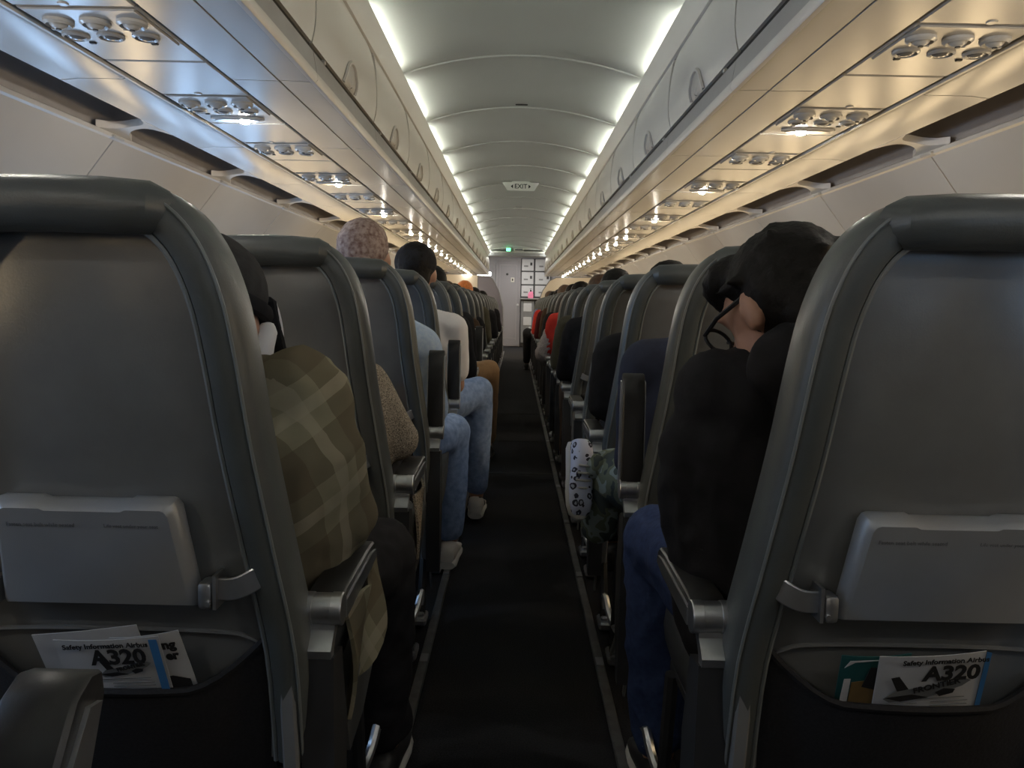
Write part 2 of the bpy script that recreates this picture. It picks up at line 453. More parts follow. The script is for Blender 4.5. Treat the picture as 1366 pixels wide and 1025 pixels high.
# side walls: cove, ribs and curved panels with windows
PROF = smooth_path([(1.462, 0, 1.572), (1.55, 0, 1.46), (1.66, 0, 1.31), (1.755, 0, 1.10), (1.81, 0, .85), (1.825, 0, .6), (1.80, 0, .3), (1.73, 0, .0)], 3)
BAY0, BAY = 2.98, 1.06
bays = [BAY0 + BAY*k for k in range(-5, 14)]
def prof_at(z):
    for a, b in zip(PROF, PROF[1:]):
        if a.z >= z >= b.z:
            t = (a.z - z)/(a.z - b.z); return a.x + (b.x-a.x)*t, (b.x-a.x), (b.z-a.z)
for sx, mir, where in SIDES:
    wall = MB().slab([[(p.x+.03, y, p.z) for p in PROF] for y in (Y_BACK, Y_WALL)], (.03, 0, 0)).build('wall_left' if sx < 0 else 'wall_right', M['side'], None, mir)
    tag(wall, kind='structure')
    cv = smooth_path([(1.330, 0, 1.615), (1.345, 0, 1.69), (1.40, 0, 1.715), (1.465, 0, 1.69), (1.484, 0, 1.60), (1.484, 0, 1.565)], 3)
    MB().slab([[(p.x, y, p.z) for p in cv] for y in (Y_BACK, Y_BIN_END)], (.01, 0, .012)).build('cove_panel', M['cavity'], wall, mir)
    edge = [(1.458, 1.565), (1.462, 1.58), (1.478, 1.588), (1.488, 1.575), (1.475, 1.56)]
    MB().xz(edge, Y_BACK, Y_BIN_END).build('panel_edge', M['side'], wall, mir)
    for i, y in enumerate(bays):
        if y > Y_BIN_END: continue
        rows = []
        for t in [k/10 for k in range(11)]:
            w = .022 + .11*abs(2*t-1)**3
            x = 1.312 + (1.466-1.312)*t; z = 1.607 + (1.580-1.607)*t + .012*math.sin(math.pi*t)
            rows.append([(x, y-w, z), (x, y-w*.5, z), (x, y+w*.5, z), (x, y+w, z)])
        MB().slab(rows, (0, 0, .025)).build('cove_rib', M['side'], wall, mir)
        MB().box((1.463, y, 1.568), (.035, .075, .014), .005).build('joint_cap', M['bin'], wall, mir)
        y1 = y + BAY
        rows = [[(p.x - (.004 if 0 < k < 3 else 0), y + .004 + (BAY-.008)*(k/3), p.z) for p in PROF] for k in range(4)]
        MB().slab([[(p.x, y + d, p.z) for p in PROF] for d in (.004, .02, BAY-.02, BAY-.004)], (.02, 0, 0)).build('sidewall_panel', M['side'], wall, mir)
        for q in (.25, .75):
            yc = y + BAY*q; zc = 1.05
            ring, pane = [], []
            for k in range(24):
                a = 2*math.pi*k/24; ca, sa = math.cos(a), math.sin(a)
                ex = math.copysign(abs(ca)**.62, ca); ez = math.copysign(abs(sa)**.62, sa)
                def at(ry, rz, off):
                    z = zc + rz*ez; x = prof_at(z)[0]
                    return Vector((x - off, yc + ry*ex, z))
                ring.append([at(.155, .215, .001), at(.150, .210, .012), at(.125, .180, .010), at(.118, .172, .002)])
                pane.append(at(.120, .174, .004))
            ring.append(ring[0])
            fr = MB().loft([list(r) for r in ring], False, False).build('window_frame', M['side'], wall, mir)
            nearwarm = (sx > 0 and yc > .5) or (sx < 0 and (yc > 5.5 or yc < .45 or (i*2 + int(q > .5)) % 5 == 1))
            c = sum(pane, Vector())/24
            pm = MB(); pm.add(pane + [c], [(k, (k+1) % 24, 24) for k in range(24)])
            pm.build('window_pane', M['warm'] if nearwarm else M['cool'], fr, mir)

# rear and front ends of the cabin
wb = MB().box((0, Y_BACK-.05, 1.12), (3.8, .06, 2.4)).build('wall_back', M['side']); tag(wb, kind='structure')
wf = MB().xz([(-1.86, 0), (1.86, 0), (1.86, 2.3), (-1.86, 2.3)], Y_WALL, Y_WALL+.06).build('wall_front', M['doorframe']); tag(wf, kind='structure')
# lavatory door
dr = MB().box((-.205, Y_WALL-.015, 1.035), (.55, .03, 2.05), .004).build('door_1', M['door']); tag(dr, kind='structure')
MB().box((-.487, Y_WALL-.025, 1.05), (.03, .05, 2.1), .006).build('door_frame', M['doorframe'], dr)
MB().box((.077, Y_WALL-.025, 1.05), (.03, .05, 2.1), .006).build('door_frame', M['doorframe'], dr)
MB().box((-.205, Y_WALL-.025, 2.08), (.55, .05, .04), .006).build('door_header', M['doorframe'], dr)
for (x, z, w, h) in ((-.205, 1.95, .40, .012), (-.405, 1.05, .010, 1.80), (-.005, 1.05, .010, 1.80), (-.205, .2, .40, .012)):
    MB().box((x, Y_WALL-.031, z), (w, .006, h), .002).build('door_moulding', M['doorframe'], dr)
MB().box((-.10, Y_WALL-.034, 1.60), (.085, .008, .11), .003).build('door_sign', M['signp'], dr)
MB().box((-.10, Y_WALL-.040, 1.60), (.03, .006, .05), .002).build('sign_symbol', M['print'], dr)
MB().lathe([(.028, 0), (.028, -.008), (.02, -.012)], (-.23, Y_WALL-.03, 1.73), 'y', 14).build('door_vent', M['hole'], dr)
MB().lathe([(.022, 0), (.022, -.01), (.030, -.016), (.030, -.03), (.01, -.034)], (.035, Y_WALL-.03, 1.0), 'y', 14).build('door_handle', M['silver'], dr)
# galley with compartments
g = thing('galley_unit', 'pale galley unit with latched compartments beside the lavatory door', 'galley', (0, Y_WALL-.006, 0))
MB().box((.46, -.03, 1.06), (.72, .06, 2.1), .004).build('galley_body', M['galleyd'], g)
for r, (z0, z1) in enumerate(((1.82, 2.10), (1.50, 1.79), (1.21, 1.47))):
    for (x0, x1) in ((.115, .40), (.44, .80)):
        dd = MB().box(((x0+x1)/2, -.07, (z0+z1)/2), (x1-x0, .03, z1-z0), .008).build('compartment_door', M['galley'], g)
        MB().box((x1-.06, -.092, (z0+z1)/2+.02), (.05, .015, .07), .004).build('latch', M['galleyd'], dd)
        MB().box(((x0+x1)/2-.04, -.087, (z0+z1)/2-.03), (.10, .004, .035), .001).build('compartment_label', M['greyplastic'], dd)
MB().box((.46, -.12, 1.155), (.72, .20, .03), .006).build('counter', M['silver'], g)
for (x0, x1) in ((.115, .43), (.46, .80)):
    dd = MB().box(((x0+x1)/2, -.10, .60), (x1-x0, .10, 1.0), .01).build('trolley_front', M['greyplastic'], g)
    for z in (.95, .62):
        MB().box(((x0+x1)/2, -.156, z), ((x1-x0)*.62, .012, .20), .006).build('trolley_panel', M['galley'], dd)
    MB().box(((x0+x1)/2, -.165, 1.08), ((x1-x0)*.6, .02, .025), .006).build('trolley_handle', M['silver'], dd)
b = thing('carrier_bag', 'small pink and white bag on the galley counter', 'bag', (.34, Y_WALL-.14, 1.17))
MB().loft([[(-.06,-.04,.002),(.06,-.04,.002),(.06,.04,.002),(-.06,.04,.002)], [(-.065,-.04,.08),(.065,-.04,.08),(.065,.04,.08),(-.065,.04,.08)], [(-.04,-.015,.15),(.05,-.015,.16),(.05,.015,.16),(-.04,.015,.15)]]).build('bag_body', M['pink'], b)
MB().tube(smooth_path([(-.03,0,.145),(-.02,0,.20),(.02,0,.20),(.035,0,.15)], 4), .006, 6).build('bag_handle', M['white'], b)
# class dividers behind the last rows
def partition(name, poly, y, m, label, mirror=False):
    o = MB().xz(poly, y, y+.04).build(name, m); tag(o, label, 'partition')
    rim = poly[1:]
    MB().tube([(x, y+.02, z) for x, z in rim], .018, 6).build('partition_edge', M['greyplastic'], o)
gl = MB().box((.1, 18.5, 2.128), (.9, .5, .02), .006).build('galley_fill_light', M['galleyfill'])  # unseen lamp added to brighten the lavatory door and galley
tag(gl, 'unseen flat white ceiling lamp added above the galley and lavatory door', 'lamp')
partition('cabin_partition', [(1.78, .02), (.36, .02), (.40, 1.0), (.50, 1.28), (.62, 1.46), (.74, 1.52), (1.45, 1.54), (1.60, 1.35), (1.76, 1.05)], 15.3, M['cream'], 'cream cabin divider with slanted rounded edge before the galley')
partition('cabin_partition', [(-1.78, .02), (-.74, .02), (-.74, 1.54), (-1.30, 1.55), (-1.48, 1.50), (-1.62, 1.32), (-1.76, 1.05)], 15.36, M['cream'], 'pale cabin divider behind the last seats before the lavatory')
partition('screen_panel', [(-.74, .02), (-.25, .02), (-.26, .95), (-.34, 1.25), (-.47, 1.48), (-.56, 1.52), (-.72, 1.52)], 15.3, M['purple'], 'dark purple-grey divider panel with slanted edge at the aisle')
el = MB().box((-.70, 17.406, 1.65), (.30, .05, .075), .012).build('entry_glow', M['strip'])  # glowing box for the bright white patch by the entry
tag(el, 'bright white glowing box under the end of the bins by the entry', 'lamp')

# EXIT sign on the ceiling and the small green one before the door
def text_mesh(name, body, size, mat_, parent, M4, bold=0.0, align='CENTER', depth=.0006):
    cu = bpy.data.curves.new(name, 'FONT'); cu.body = body; cu.size = size
    cu.align_x = align; cu.align_y = 'CENTER'; cu.offset = bold; cu.extrude = depth; cu.resolution_u = 3
    me = evaluated(bpy.data.objects.new(name, cu)); bpy.data.curves.remove(cu)
    me.transform(M4); me.name = name
    return link(name, me, mat_, parent)
FACE = Matrix.Rotation(R(90), 4, 'X')                   # text that reads from the -y side
ex = thing('exit_sign', 'pale trapezoid EXIT sign with arrows hanging from the aisle ceiling', 'sign', (.015, 8.25, 2.172))
MB().prism([(-.185, .045), (.185, .045), (.135, -.035), (-.135, -.035)], lambda x, z: (x, -.02, z), lambda x, z: (x*.96, .03, z+.012)).build('sign_plate', M['signp'], ex)
MB().box((0, .01, .052), (.18, .03, .02), .004).build('sign_mount', M['signp'], ex)
text_mesh('sign_lettering', 'EXIT', .062, M['print'], ex, Matrix.Translation((0, -.0212, .006)) @ FACE, .001)
for sx in (-1, 1):
    MB().prism([(sx*.100, .006), (sx*.077, .026), (sx*.077, -.014)], lambda x, z: (x, -.0215, z), lambda x, z: (x, -.0195, z)).build('sign_arrow', M['print'], ex)
gs = thing('exit_sign', 'small glowing green exit sign above the lavatory door', 'sign', (-.19, 17.36, 2.165))
MB().box((0, -.005, 0), (.10, .02, .075), .006).build('sign_box', M['signp'], gs)
MB().box((0, -.018, 0), (.085, .008, .062), .003).build('sign_light', M['exitgreen'], gs)
ls = thing('information_sign', 'small grey unlit sign on the ceiling end panel beside the green exit sign', 'sign', (.03, 17.36, 2.165))
MB().box((0, -.005, 0), (.22, .02, .06), .006).build('sign_box', M['signp'], ls)
MB().box((0, -.017, 0), (.16, .006, .030), .002).build('sign_window', M['greyprint'], ls)

# ------------------------------------------------------------------ overhead bins
DOORP = smooth_path([(.600, 0, 1.725), (.590, 0, 1.775), (.588, 0, 1.84), (.594, 0, 1.92), (.606, 0, 1.985), (.620, 0, 2.018)], 3)
def make_bin(mir, where):
    t = thing('overhead_bin', 'white overhead bin with rounded recessed handle on the '+where, 'bin', (0, 0, 0), 'overhead bins on the '+where)
    L = 1.0
    MB().xz([(.622, 1.735), (.614, 1.80), (.614, 1.92), (.630, 2.03), (.9, 2.07), (1.30, 2.0), (1.322, 1.80), (1.322, 1.650), (.622, 1.650)], .001, L-.001).build('bin_body', M['bin'], t, mir, 25)
    # lid: curved panel with rounded upper corners
    rows = []
    for p in DOORP:
        h = (p.z - 1.725)/(2.018-1.725); r = max(0, (h-.30)/.70)
        ins = .005 + .085*(1-math.sqrt(max(0, 1-r*r)))
        rows.append([(p.x, ins + (L-2*ins)*k/8, p.z) for k in range(9)])
    MB().slab(rows, (.018, 0, 0)).build('bin_lid', M['bin'], t, mir, 40)
    # recessed handle: half-round rim with a cup behind it at the lower edge of the lid
    hd = MB(); arc = []
    for k in range(13):
        a = math.pi*k/12; yy = .5 + .092*math.cos(a); zz = 1.727 + .082*math.sin(a)
        arc.append((min(DOORP, key=lambda p: abs(p.z-zz)).x - .003, yy, zz))
    hd.tube(arc, .0075, 6)
    h = hd.build('handle_rim', M['bin'], t, mir)
    cup = MB(); cup.slab([[(a[0]+.001, .5 + (a[1]-.5)*s, 1.727 + (a[2]-1.727)*s) for a in arc] for s in (.9, .5, .05)], (.004, 0, 0))
    cup.build('handle_cup', M['handle'], h, mir)
    MB().box((.618, .5, 1.716), (.016, L-.002, .022)).build('gap_shade', M['gap'], t, mir)  # dark strip standing in for the shade in the gap below the lid
    MB().xz([(.602, 1.706), (.596, 1.700), (.586, 1.640), (.600, 1.640), (.625, 1.70), (.625, 1.706)], .002, L-.002).build('bin_lip', M['lip'], t, mir, 25)
    MB().xz([(.585, 1.640), (.583, 1.622), (.590, 1.613), (.602, 1.613), (.606, 1.640)], .001, L-.001).build('lip_edge', M['bin'], t, mir, 50)
    MB().xz([(.604, 1.616), (.692, 1.619), (.692, 1.648), (.604, 1.648)], .003, L-.003).build('underside_panel', M['under'], t, mir)
    MB().xz([(.695, 1.617), (.826, 1.619), (.826, 1.648), (.695, 1.648)], .003, L-.003).build('underside_panel', M['under'], t, mir)
    MB().xz([(1.122, 1.619), (1.135, 1.614), (1.26, 1.614), (1.312, 1.608), (1.326, 1.622), (1.322, 1.65), (1.122, 1.65)], .003, L-.003).build('underside_panel', M['under'], t, mir, 30)
    MB().xz([(1.112, 1.612), (1.120, 1.612), (1.120, 1.65), (1.112, 1.65)], .0, L).build('trim_rail', M['bin'], t, mir)
    MB().box((.60, .14, 1.709), (.012, .016, .012), .002).build('lid_stop', M['bin'], t, mir)
    return t
BIN0 = 2.36
for sx, mir, where in SIDES:
    proto = make_bin(mir, where)
    k0 = -4
    for k in range(k0, 15):
        o = proto if k == k0 else copy_tree(proto)
        o.location = (0, BIN0 + k*1.0, 0)
# end caps of the bin runs
for sx, mir, where in SIDES:
    o = MB().xz([(.59, 1.62), (.585, 1.8), (.61, 2.02), (.9, 2.07), (1.32, 2.0), (1.32, 1.62)], 17.362, 17.38).build('trim_5' if sx < 0 else 'trim_6', M['bin'], None, mir)
    tag(o, kind='structure')

# ------------------------------------------------------------------ passenger service units
def make_psu(mir, where, lit):
    lab = ('service panel with air vents and a lit oval lamp on the ' if lit else 'service panel with air vents and no lit lamp on the ')
    t = thing('service_panel', lab + where, 'service panel', (0, 0, 0), ('lit' if lit else 'unlit') + ' service panels on the '+where)
    L = PITCH
    MB().box((.970, 0, 1.632), (.268, L*.52-.004, .028), .004).build('panel', M['under'], t, mir)
    MB().box((.970, L*.50-.0, 1.632), (.268, L*.46, .028), .004).build('filler_panel', M['under'], t, mir)
    MB().box((.970, -.07, 1.617), (.250, .24, .006), .003).build('vent_plate', M['under'], t, mir)
    for i in range(3):
        x = .885 + .083*i
        v = MB().lathe([(.033, 0), (.033, -.006), (.027, -.011), (.022, -.006)], (x, -.115, 1.614), 'z', 18).build('air_vent', M['vent'], t, mir)
        MB().ellipsoid((x, -.115, 1.609), (.020, .020, .013), None, 12, 8).build('nozzle', M['vent'], v, mir)
        MB().lathe([(.006, 0), (.006, -.004)], (x, -.115, 1.598), 'z', 8).build('nozzle_hole', M['hole'], v, mir)
        v = MB().lathe([(.031, 0), (.031, -.005), (.026, -.008), (.021, -.003)], (x+.012, -.020, 1.614), 'z', 18).build('reading_light', M['vent'], t, mir)
        MB().ellipsoid((x+.012, -.020, 1.611), (.021, .021, .008), None, 12, 8).build('light_lens', M['lens'], v, mir)
        MB().box((x+.035, -.066, 1.6125), (.016, .009, .005), .002).build('call_button', M['vent'], t, mir)
    for x in (.90, 1.05):
        MB().box((x, .033, 1.6125), (.016, .012, .005), .002).build('speaker_slot', M['hole'], t, mir)
    MB().lathe([(.012, 0), (.010, -.003)], (.985, -.215, 1.618), 'z', 14).build('screw_cover', M['under'], t, mir)
    if lit:
        lz = MB()
        ring = []
        for rr, zz in ((1.0, 1.617), (1.0, 1.611), (.88, 1.608)):
            ring.append([(.975 + .092*rr*math.cos(a), .105 + .034*rr*math.sin(a), zz) for a in [2*math.pi*k/24 for k in range(24)]])
        lz.loft(ring); l = lz.build('oval_lamp', M['vent'], t, mir)
        ring = [[(.975 + .078*math.cos(a), .105 + .026*math.sin(a), zz) for a in [2*math.pi*k/24 for k in range(24)]] for zz in (1.610, 1.6065)]
        MB().loft(ring).build('lamp_lens', M['lens'], l, mir)
        MB().ellipsoid((.950, .105, 1.604), (.0165, .0155, .008), None, 12, 8).build('lamp_bulb', M['lamp'], l, mir)
    return t
for sx, mir, where in SIDES:
    pr = [make_psu(mir, where, False), make_psu(mir, where, True)]
    used = [False, False]
    for k in range(-5, 21):
        y = 2.00 + PITCH*k
        if y > Y_BIN_END - .4: continue
        i = k % 2 if k < 8 else 1
        o = pr[i] if not used[i] else copy_tree(pr[i])
        used[i] = True
        o.location = (0, y, 0)
# ------------------------------------------------------------------ seats
def yb(z):                                              # rear face of the backrest
    t = (z-.55)/.57
    return -.02 - .11*t - .012*math.sin(math.pi*max(0, min(1, t)))
HALF = smooth_path([(.236, 0, .40), (.235, 0, .563), (.219, 0, .708), (.203, 0, .836), (.192, 0, .94), (.181, 0, 1.007), (.160, 0, 1.064), (.128, 0, 1.103), (.085, 0, 1.122), (.0, 0, 1.126)], 4)
OUT = [Vector((-p.x, 0, p.z)) for p in HALF] + [p.copy() for p in HALF[:-1][::-1]]     # from lower aisle side over the top
def inset(n):
    res = []
    for i, p in enumerate(OUT):
        a, b = OUT[max(i-1, 0)], OUT[min(i+1, len(OUT)-1)]
        t = (b-a).normalized(); nrm = Vector((t.z, 0, -t.x))
        res.append(p + nrm*n)
    return res
def panel_rows(n, dy, bulge=0.0, z0=.40, cols=9, zmax=2.0):
    ins = inset(n); h = len(HALF); rows = []
    for i in range(h):
        p = ins[i]
        if p.z < z0 or p.z > zmax: continue
        hw = abs(p.x)
        if i == h-1: hw = .002
        t = (p.z-.40)/.7
        rec = .020*max(0, min(1, (p.z-.86)/.20))**1.5 if dy < .05 else 0
        rows.append([(hw*(2*k/(cols-1)-1), yb(p.z) + dy + rec + bulge*(1-(2*k/(cols-1)-1)**2)*math.sin(math.pi*min(1, max(0, t))), p.z) for k in range(cols)])
    return rows
RIM = [(.050, .020), (.047, .004), (.042, -.008), (.030, -.013), (.016, -.011), (.006, -.004), (.001, .008), (0, .030), (.002, .060), (.012, .082), (.030, .094), (.055, .096), (.055, .05)]

def seat_back(t, mir, full=True):
    ins = {n: inset(n) for n, _ in RIM}
    rings = [[(ins[n][i].x, yb(OUT[i].z) + dy, ins[n][i].z) for n, dy in RIM] for i in range(len(OUT))]
    rim = MB().loft(rings, True, True).build('back_rim', M['rim'], t, mir, 40)
    if full:
        for n, dy, r in ((.047, -.003, .0032), (.010, -.009, .0022)):
            q = inset(n)
            MB().tube([(q[i].x, yb(OUT[i].z)+dy, q[i].z) for i in range(len(OUT))], r, 6).build('piping', M['piping'], rim, mir)
    MB().slab(panel_rows(.044, .016, -.012, .40), (0, .012, 0)).build('back_panel', M['leather'], t, mir, 60)
    MB().slab(panel_rows(.050, .088, .030, .44), (0, -.02, 0)).build('back_cushion', M['cushion'], t, mir, 60)
    z = 1.094; y = yb(z) - .004
    L = .105
    pts = [(-L, y+.012, z), (-L+.004, y, z), (-L*.5, y-.001, z+.002), (0, y-.001, z+.003), (L*.5, y-.001, z+.002), (L-.004, y, z), (L, y+.012, z)]
    MB().tube(pts, [.024, .0285, .030, .030, .030, .0285, .024], 14, True).build('head_roll', M['rim'], t, mir, 50)

def seat_base(t, mir):
    rings = []
    for yy, zl, zh, w in ((.055, .38, .455, .20), (.075, .365, .470, .222), (.20, .36, .462, .226), (.36, .355, .466, .226), (.46, .36, .472, .222), (.50, .375, .462, .21), (.515, .40, .44, .19)):
        r = .035; ring = []
        for k in range(20):
            a = 2*math.pi*k/20; ca, sa = math.cos(a), math.sin(a)
            ring.append((w*math.copysign(abs(ca)**.35, ca), yy, (zl+zh)/2 + (zh-zl)/2*math.copysign(abs(sa)**.5, sa)))
        rings.append(ring)
    MB().loft(rings).build('seat_cushion', M['cushion'], t, mir, 50)
    MB().box((0, .25, .345), (.42, .40, .03), .008).build('seat_pan', M['darkplastic'], t, mir)

def tray(t, mir):
    # outline of the folded tray with its two raised ends
    top, bot = .769, .632
    poly = [(-.117, bot), (.117, bot), (.1185, bot+.006), (.107, top-.008), (.103, top-.001), (.098, top+.001), (.054, top+.001), (.048, top-.002), (-.048, top-.002), (-.054, top+.001), (-.098, top+.001), (-.103, top-.001), (-.107, top-.008), (-.1185, bot+.006)]
    def lay(ins, dy, it=None):
        it = ins if it is None else it
        return [(x*(1-ins/.11), yb(z) + dy, (bot+ins*.3) + (z-bot)*(1-it/.137)) for x, z in poly]
    o = MB().loft([lay(.004, .004), lay(0, -.002), lay(0, -.008), lay(.0015, -.015, .003), lay(.005, -.021, .008), lay(.010, -.025, .015)]).build('tray_table', M['tray'], t, mir, 32)
    for s in (-1, 1):
        h = MB().box((s*.128, yb(.65)-.012, .648), (.018, .030, .034), .006, None, 2)
        h.prism([(-.028, -.020), (.004, -.020), (.012, .0), (.002, .022), (-.028, .022)], lambda y, z: (s*.138, yb(.65)+y+.002, .652+z), lambda y, z: (s*.142, yb(.65)+y+.002, .652+z))
        a = h.build('tray_hinge', M['silver'], t, mir, 30)
        MB().lathe([(.0035, -.003), (.0035, .003)], (s*.133, yb(.65)-.027, .640), 'y', 8).build('screw', M['silver'], a, mir)
        pts = smooth_path([(s*.138, yb(.656)-.012, .654), (s*.160, yb(.66)-.016, .656), (s*.176, yb(.66)-.014, .662), (s*.190, yb(.67)-.006, .671), (s*.197, yb(.67)+.008, .677)], 4)
        MB().bar(pts, .007, .027).build('tray_arm', M['silver'], t, mir, 30)

def pocket(t, mir):
    # hanging literature pocket with a sagging elastic edge
    def ztop(x): return .512 + .060*max(0, (abs(x)-.09)/.09)**1.6
    rows = []
    for k in range(7):
        f = k/6; row = []
        for j in range(15):
            x = -.185 + .37*j/14
            z = .36 + (ztop(x)-.36)*f
            bul = (.008 + .034*(1-(x/.185)**2))*(.55+.45*f)
            row.append((x, yb(z) - bul + .012, z))
        rows.append(row)
    p = MB().slab(rows, (0, .004, 0)).build('seat_pocket', M['mesh'], t, mir, 60)
    MB().tube([(x, yb(ztop(x)) - (.008+.034*(1-(x/.185)**2)) + .013, ztop(x)) for x in [-.185+.37*j/20 for j in range(21)]], .005, 6).build('pocket_elastic', M['mesh'], p, mir)
    MB().tube(smooth_path([(-.182, yb(.40)+.008, .40), (-.184, yb(.52)+.006, .54), (-.165, yb(.58)+.006, .578), (-.11, yb(.59)+.006, .586), (0, yb(.59)+.004, .588), (.11, yb(.59)+.006, .586), (.165, yb(.58)+.006, .578), (.184, yb(.52)+.006, .54), (.182, yb(.40)+.008, .40)], 4), .003, 6).build('pocket_seam', M['leather'], p, mir)

AX = -.247                                              # armrest on the aisle
def armrest(t, mir, up):
    o = bpy.data.objects.new('armrest', None)
    pts = [(-.006, .012), (.03, .018), (.20, .020), (.238, .018), (.252, .008), (.256, -.004), (.246, -.014), (.20, -.020), (.03, -.024), (-.004, -.020)]
    rings = []
    for x, sc in ((-.024, .86), (-.021, 1), (.021, 1), (.024, .86)):
        rings.append([(x, .12+(y-.12)*(1-(1-sc)*.08), z*sc) for y, z in pts])
    a = MB().loft(rings).build('armrest', M['pad'], t, mir, 40, True)
    tp = [(.01, .006), (.20, .010), (.235, .006), (.240, -.006), (.20, -.012), (.01, -.018)]
    tr = MB().yz(tp, -.0275, -.0225).build('side_trim', M['silver'], a, mir, 30)
    tr2 = MB().yz(tp, .0225, .0275).build('side_trim', M['silver'], a, mir, 30)
    a.location = ((-AX if mir else AX), .03, .600)
    a.rotation_euler = (up, 0, 0)
    bpy.data.objects.remove(o)
    return a
def armrest_mount(t, mir):
    MB().lathe([(.012, -.027), (.0205, -.0265), (.0215, -.025), (.0215, -.012), (.0205, -.0115), (.0205, .0115), (.0215, .012), (.0215, .025), (.0205, .0265), (.012, .027)], (AX, .024, .600), 'x', 20).build('armrest_hinge', M['silver'], t, mir, 30)
    MB().yz([(.014, .588), (.034, .584), (.032, .574), (.018, .563), (.010, .552), (.008, .545), (-.008, .545), (-.010, .556), (.0, .566), (.012, .576)], AX-.017, AX+.017).build('armrest_bracket', M['silver'], t, mir, 40)
    MB().lathe([(.009, 0), (.009, .03), (.006, .034)], (AX+.016, -.001, .551), 'x', 12).build('bracket_bolt', M['silver'], t, mir)
    MB().yz([(-.006, .546), (.045, .540), (.075, .42), (.075, .30), (.030, .16), (.0, .16), (-.004, .34)], AX-.020, AX+.022).build('support_panel', M['darkplastic'], t, mir, 30)
    MB().bar([(AX+.036, -.022, .552), (AX+.034, .0, .36), (AX+.030, .03, .18)], .020, .014, (0, 1, 0)).build('frame_strip', M['greyplastic'], t, mir)
    if mir: MB().yz([(.10, .40), (.20, .452), (.36, .478), (.385, .470), (.33, .41), (.22, .36), (.12, .35)], AX-.016, AX+.014).build('side_shroud', M['shroud'], t, mir, 30)
LX = -.215
def legs(t, mir):
    MB().tube([(LX, .10, .345), (LX, .03, .19), (LX, -.03, .035)], .0125, 8).build('rear_leg', M['darkplastic'], t, mir)
    MB().tube([(LX, .40, .345), (LX, .43, .19), (LX, .46, .035)], .0125, 8).build('front_leg', M['darkplastic'], t, mir)
    MB().bar(smooth_path([(LX-.012, .13, .33), (LX-.014, .22, .24), (LX-.014, .33, .12), (LX-.012, .42, .05)], 3), .007, .018).build('leg_brace', M['silver'], t, mir)
    for y in (-.03, .46):
        f = MB().box((LX, y, .022), (.038, .085, .024), .006)
        f.box((LX, y, .036), (.022, .04, .02), .005)
        f.build('leg_foot', M['silver'], t, mir)
    MB().tube(smooth_path([(LX, .40, .12), (LX-.004, .47, .115), (LX-.012, .51, .135), (LX-.018, .535, .165), (LX-.020, .555, .155), (LX-.016, .55, .125)], 3), .010, 8).build('baggage_bar', M['silver'], t, mir)
    MB().bar([(LX-.010, .10, .20), (LX-.012, .16, .06)], .006, .016).build('lower_brace', M['silver'], t, mir)
    MB().box((LX, .12, .205), (.016, .07, .03), .004).build('brace_plate', M['silver'], t, mir)

def make_seat(mir, kind, up=0.0):
    t = thing('passenger_seat', '', 'seat')
    seat_back(t, mir, kind == 'aisle')
    seat_base(t, mir)
    if kind == 'aisle':
        tray(t, mir); pocket(t, mir); armrest(t, mir, up); armrest_mount(t, mir); legs(t, mir)
    else:
        a = armrest(t, mir, 0)
    return t

UP = {(-1, 0): 57, (-1, 3): 84, (-1, 4): 86, (1, 2): 86, (-1, 7): 84}
SEATLAB = {
 (1, 0): 'dark leather aisle seat behind the black jacketed passenger',
 (-1, 0): 'dark leather aisle seat with half-raised armrest behind the plaid shirted passenger',
 (-1, 1): 'dark leather aisle seat of the passenger in the olive plaid shirt',
 (1, 1): 'dark leather aisle seat of the passenger in the black jacket',
 (-1, 2): 'dark leather aisle seat of the passenger in the tweed knit sleeve',
 (1, 2): 'dark leather aisle seat with raised armrest behind the camouflage trousers',
 (-1, 3): 'dark leather aisle seat with raised armrest behind the pale denim shirt',
 (1, 3): 'dark leather aisle seat just ahead of the camouflage trousers',
 (-1, 4): 'dark leather aisle seat with raised armrest behind the white T-shirt',
}
SEATS = {}
for sx, mir, where in SIDES:
    pa = make_seat(mir, 'aisle'); pm = make_seat(mir, 'inner')
    ua = um = False
    for r in range(-1, NROW):  # first row is unseen, added behind the camera to block low window light
        o = pa if not ua else copy_tree(pa); ua = True
        o.location = (sx*SEATX, row_y(r), 0)
        if r < 0: relabel(o, 'unseen dark leather aisle seat added behind the half-raised armrest row', 'added unseen aisle seats behind the half-raised armrest row')
        elif (sx, r) in SEATLAB: relabel(o, SEATLAB[(sx, r)])
        else: relabel(o, 'dark leather aisle seat in the rows beyond the near passengers, '+where, 'aisle seats on the '+where)
        for ch in o.children:
            if ch.name.startswith('armrest') and not ch.name.startswith(('armrest_h', 'armrest_b')):
                ch.rotation_euler = (R(UP.get((sx, r), 0)), 0, 0)
                if (sx, r) == (-1, 0):
                    ch.location.z -= .022; ch.location.x -= .006; ch.scale = (.86, 1, 1)
        SEATS[(sx, r)] = o
        for c in (1, 2):
            o = pm if not um else copy_tree(pm); um = True
            o.location = (sx*(SEATX + .510*c), row_y(r), 0)
            relabel(o, 'dark leather ' + ('middle' if c == 1 else 'window') + ' seat beside an aisle seat on the '+where, ('middle' if c == 1 else 'window') + ' seats on the '+where)

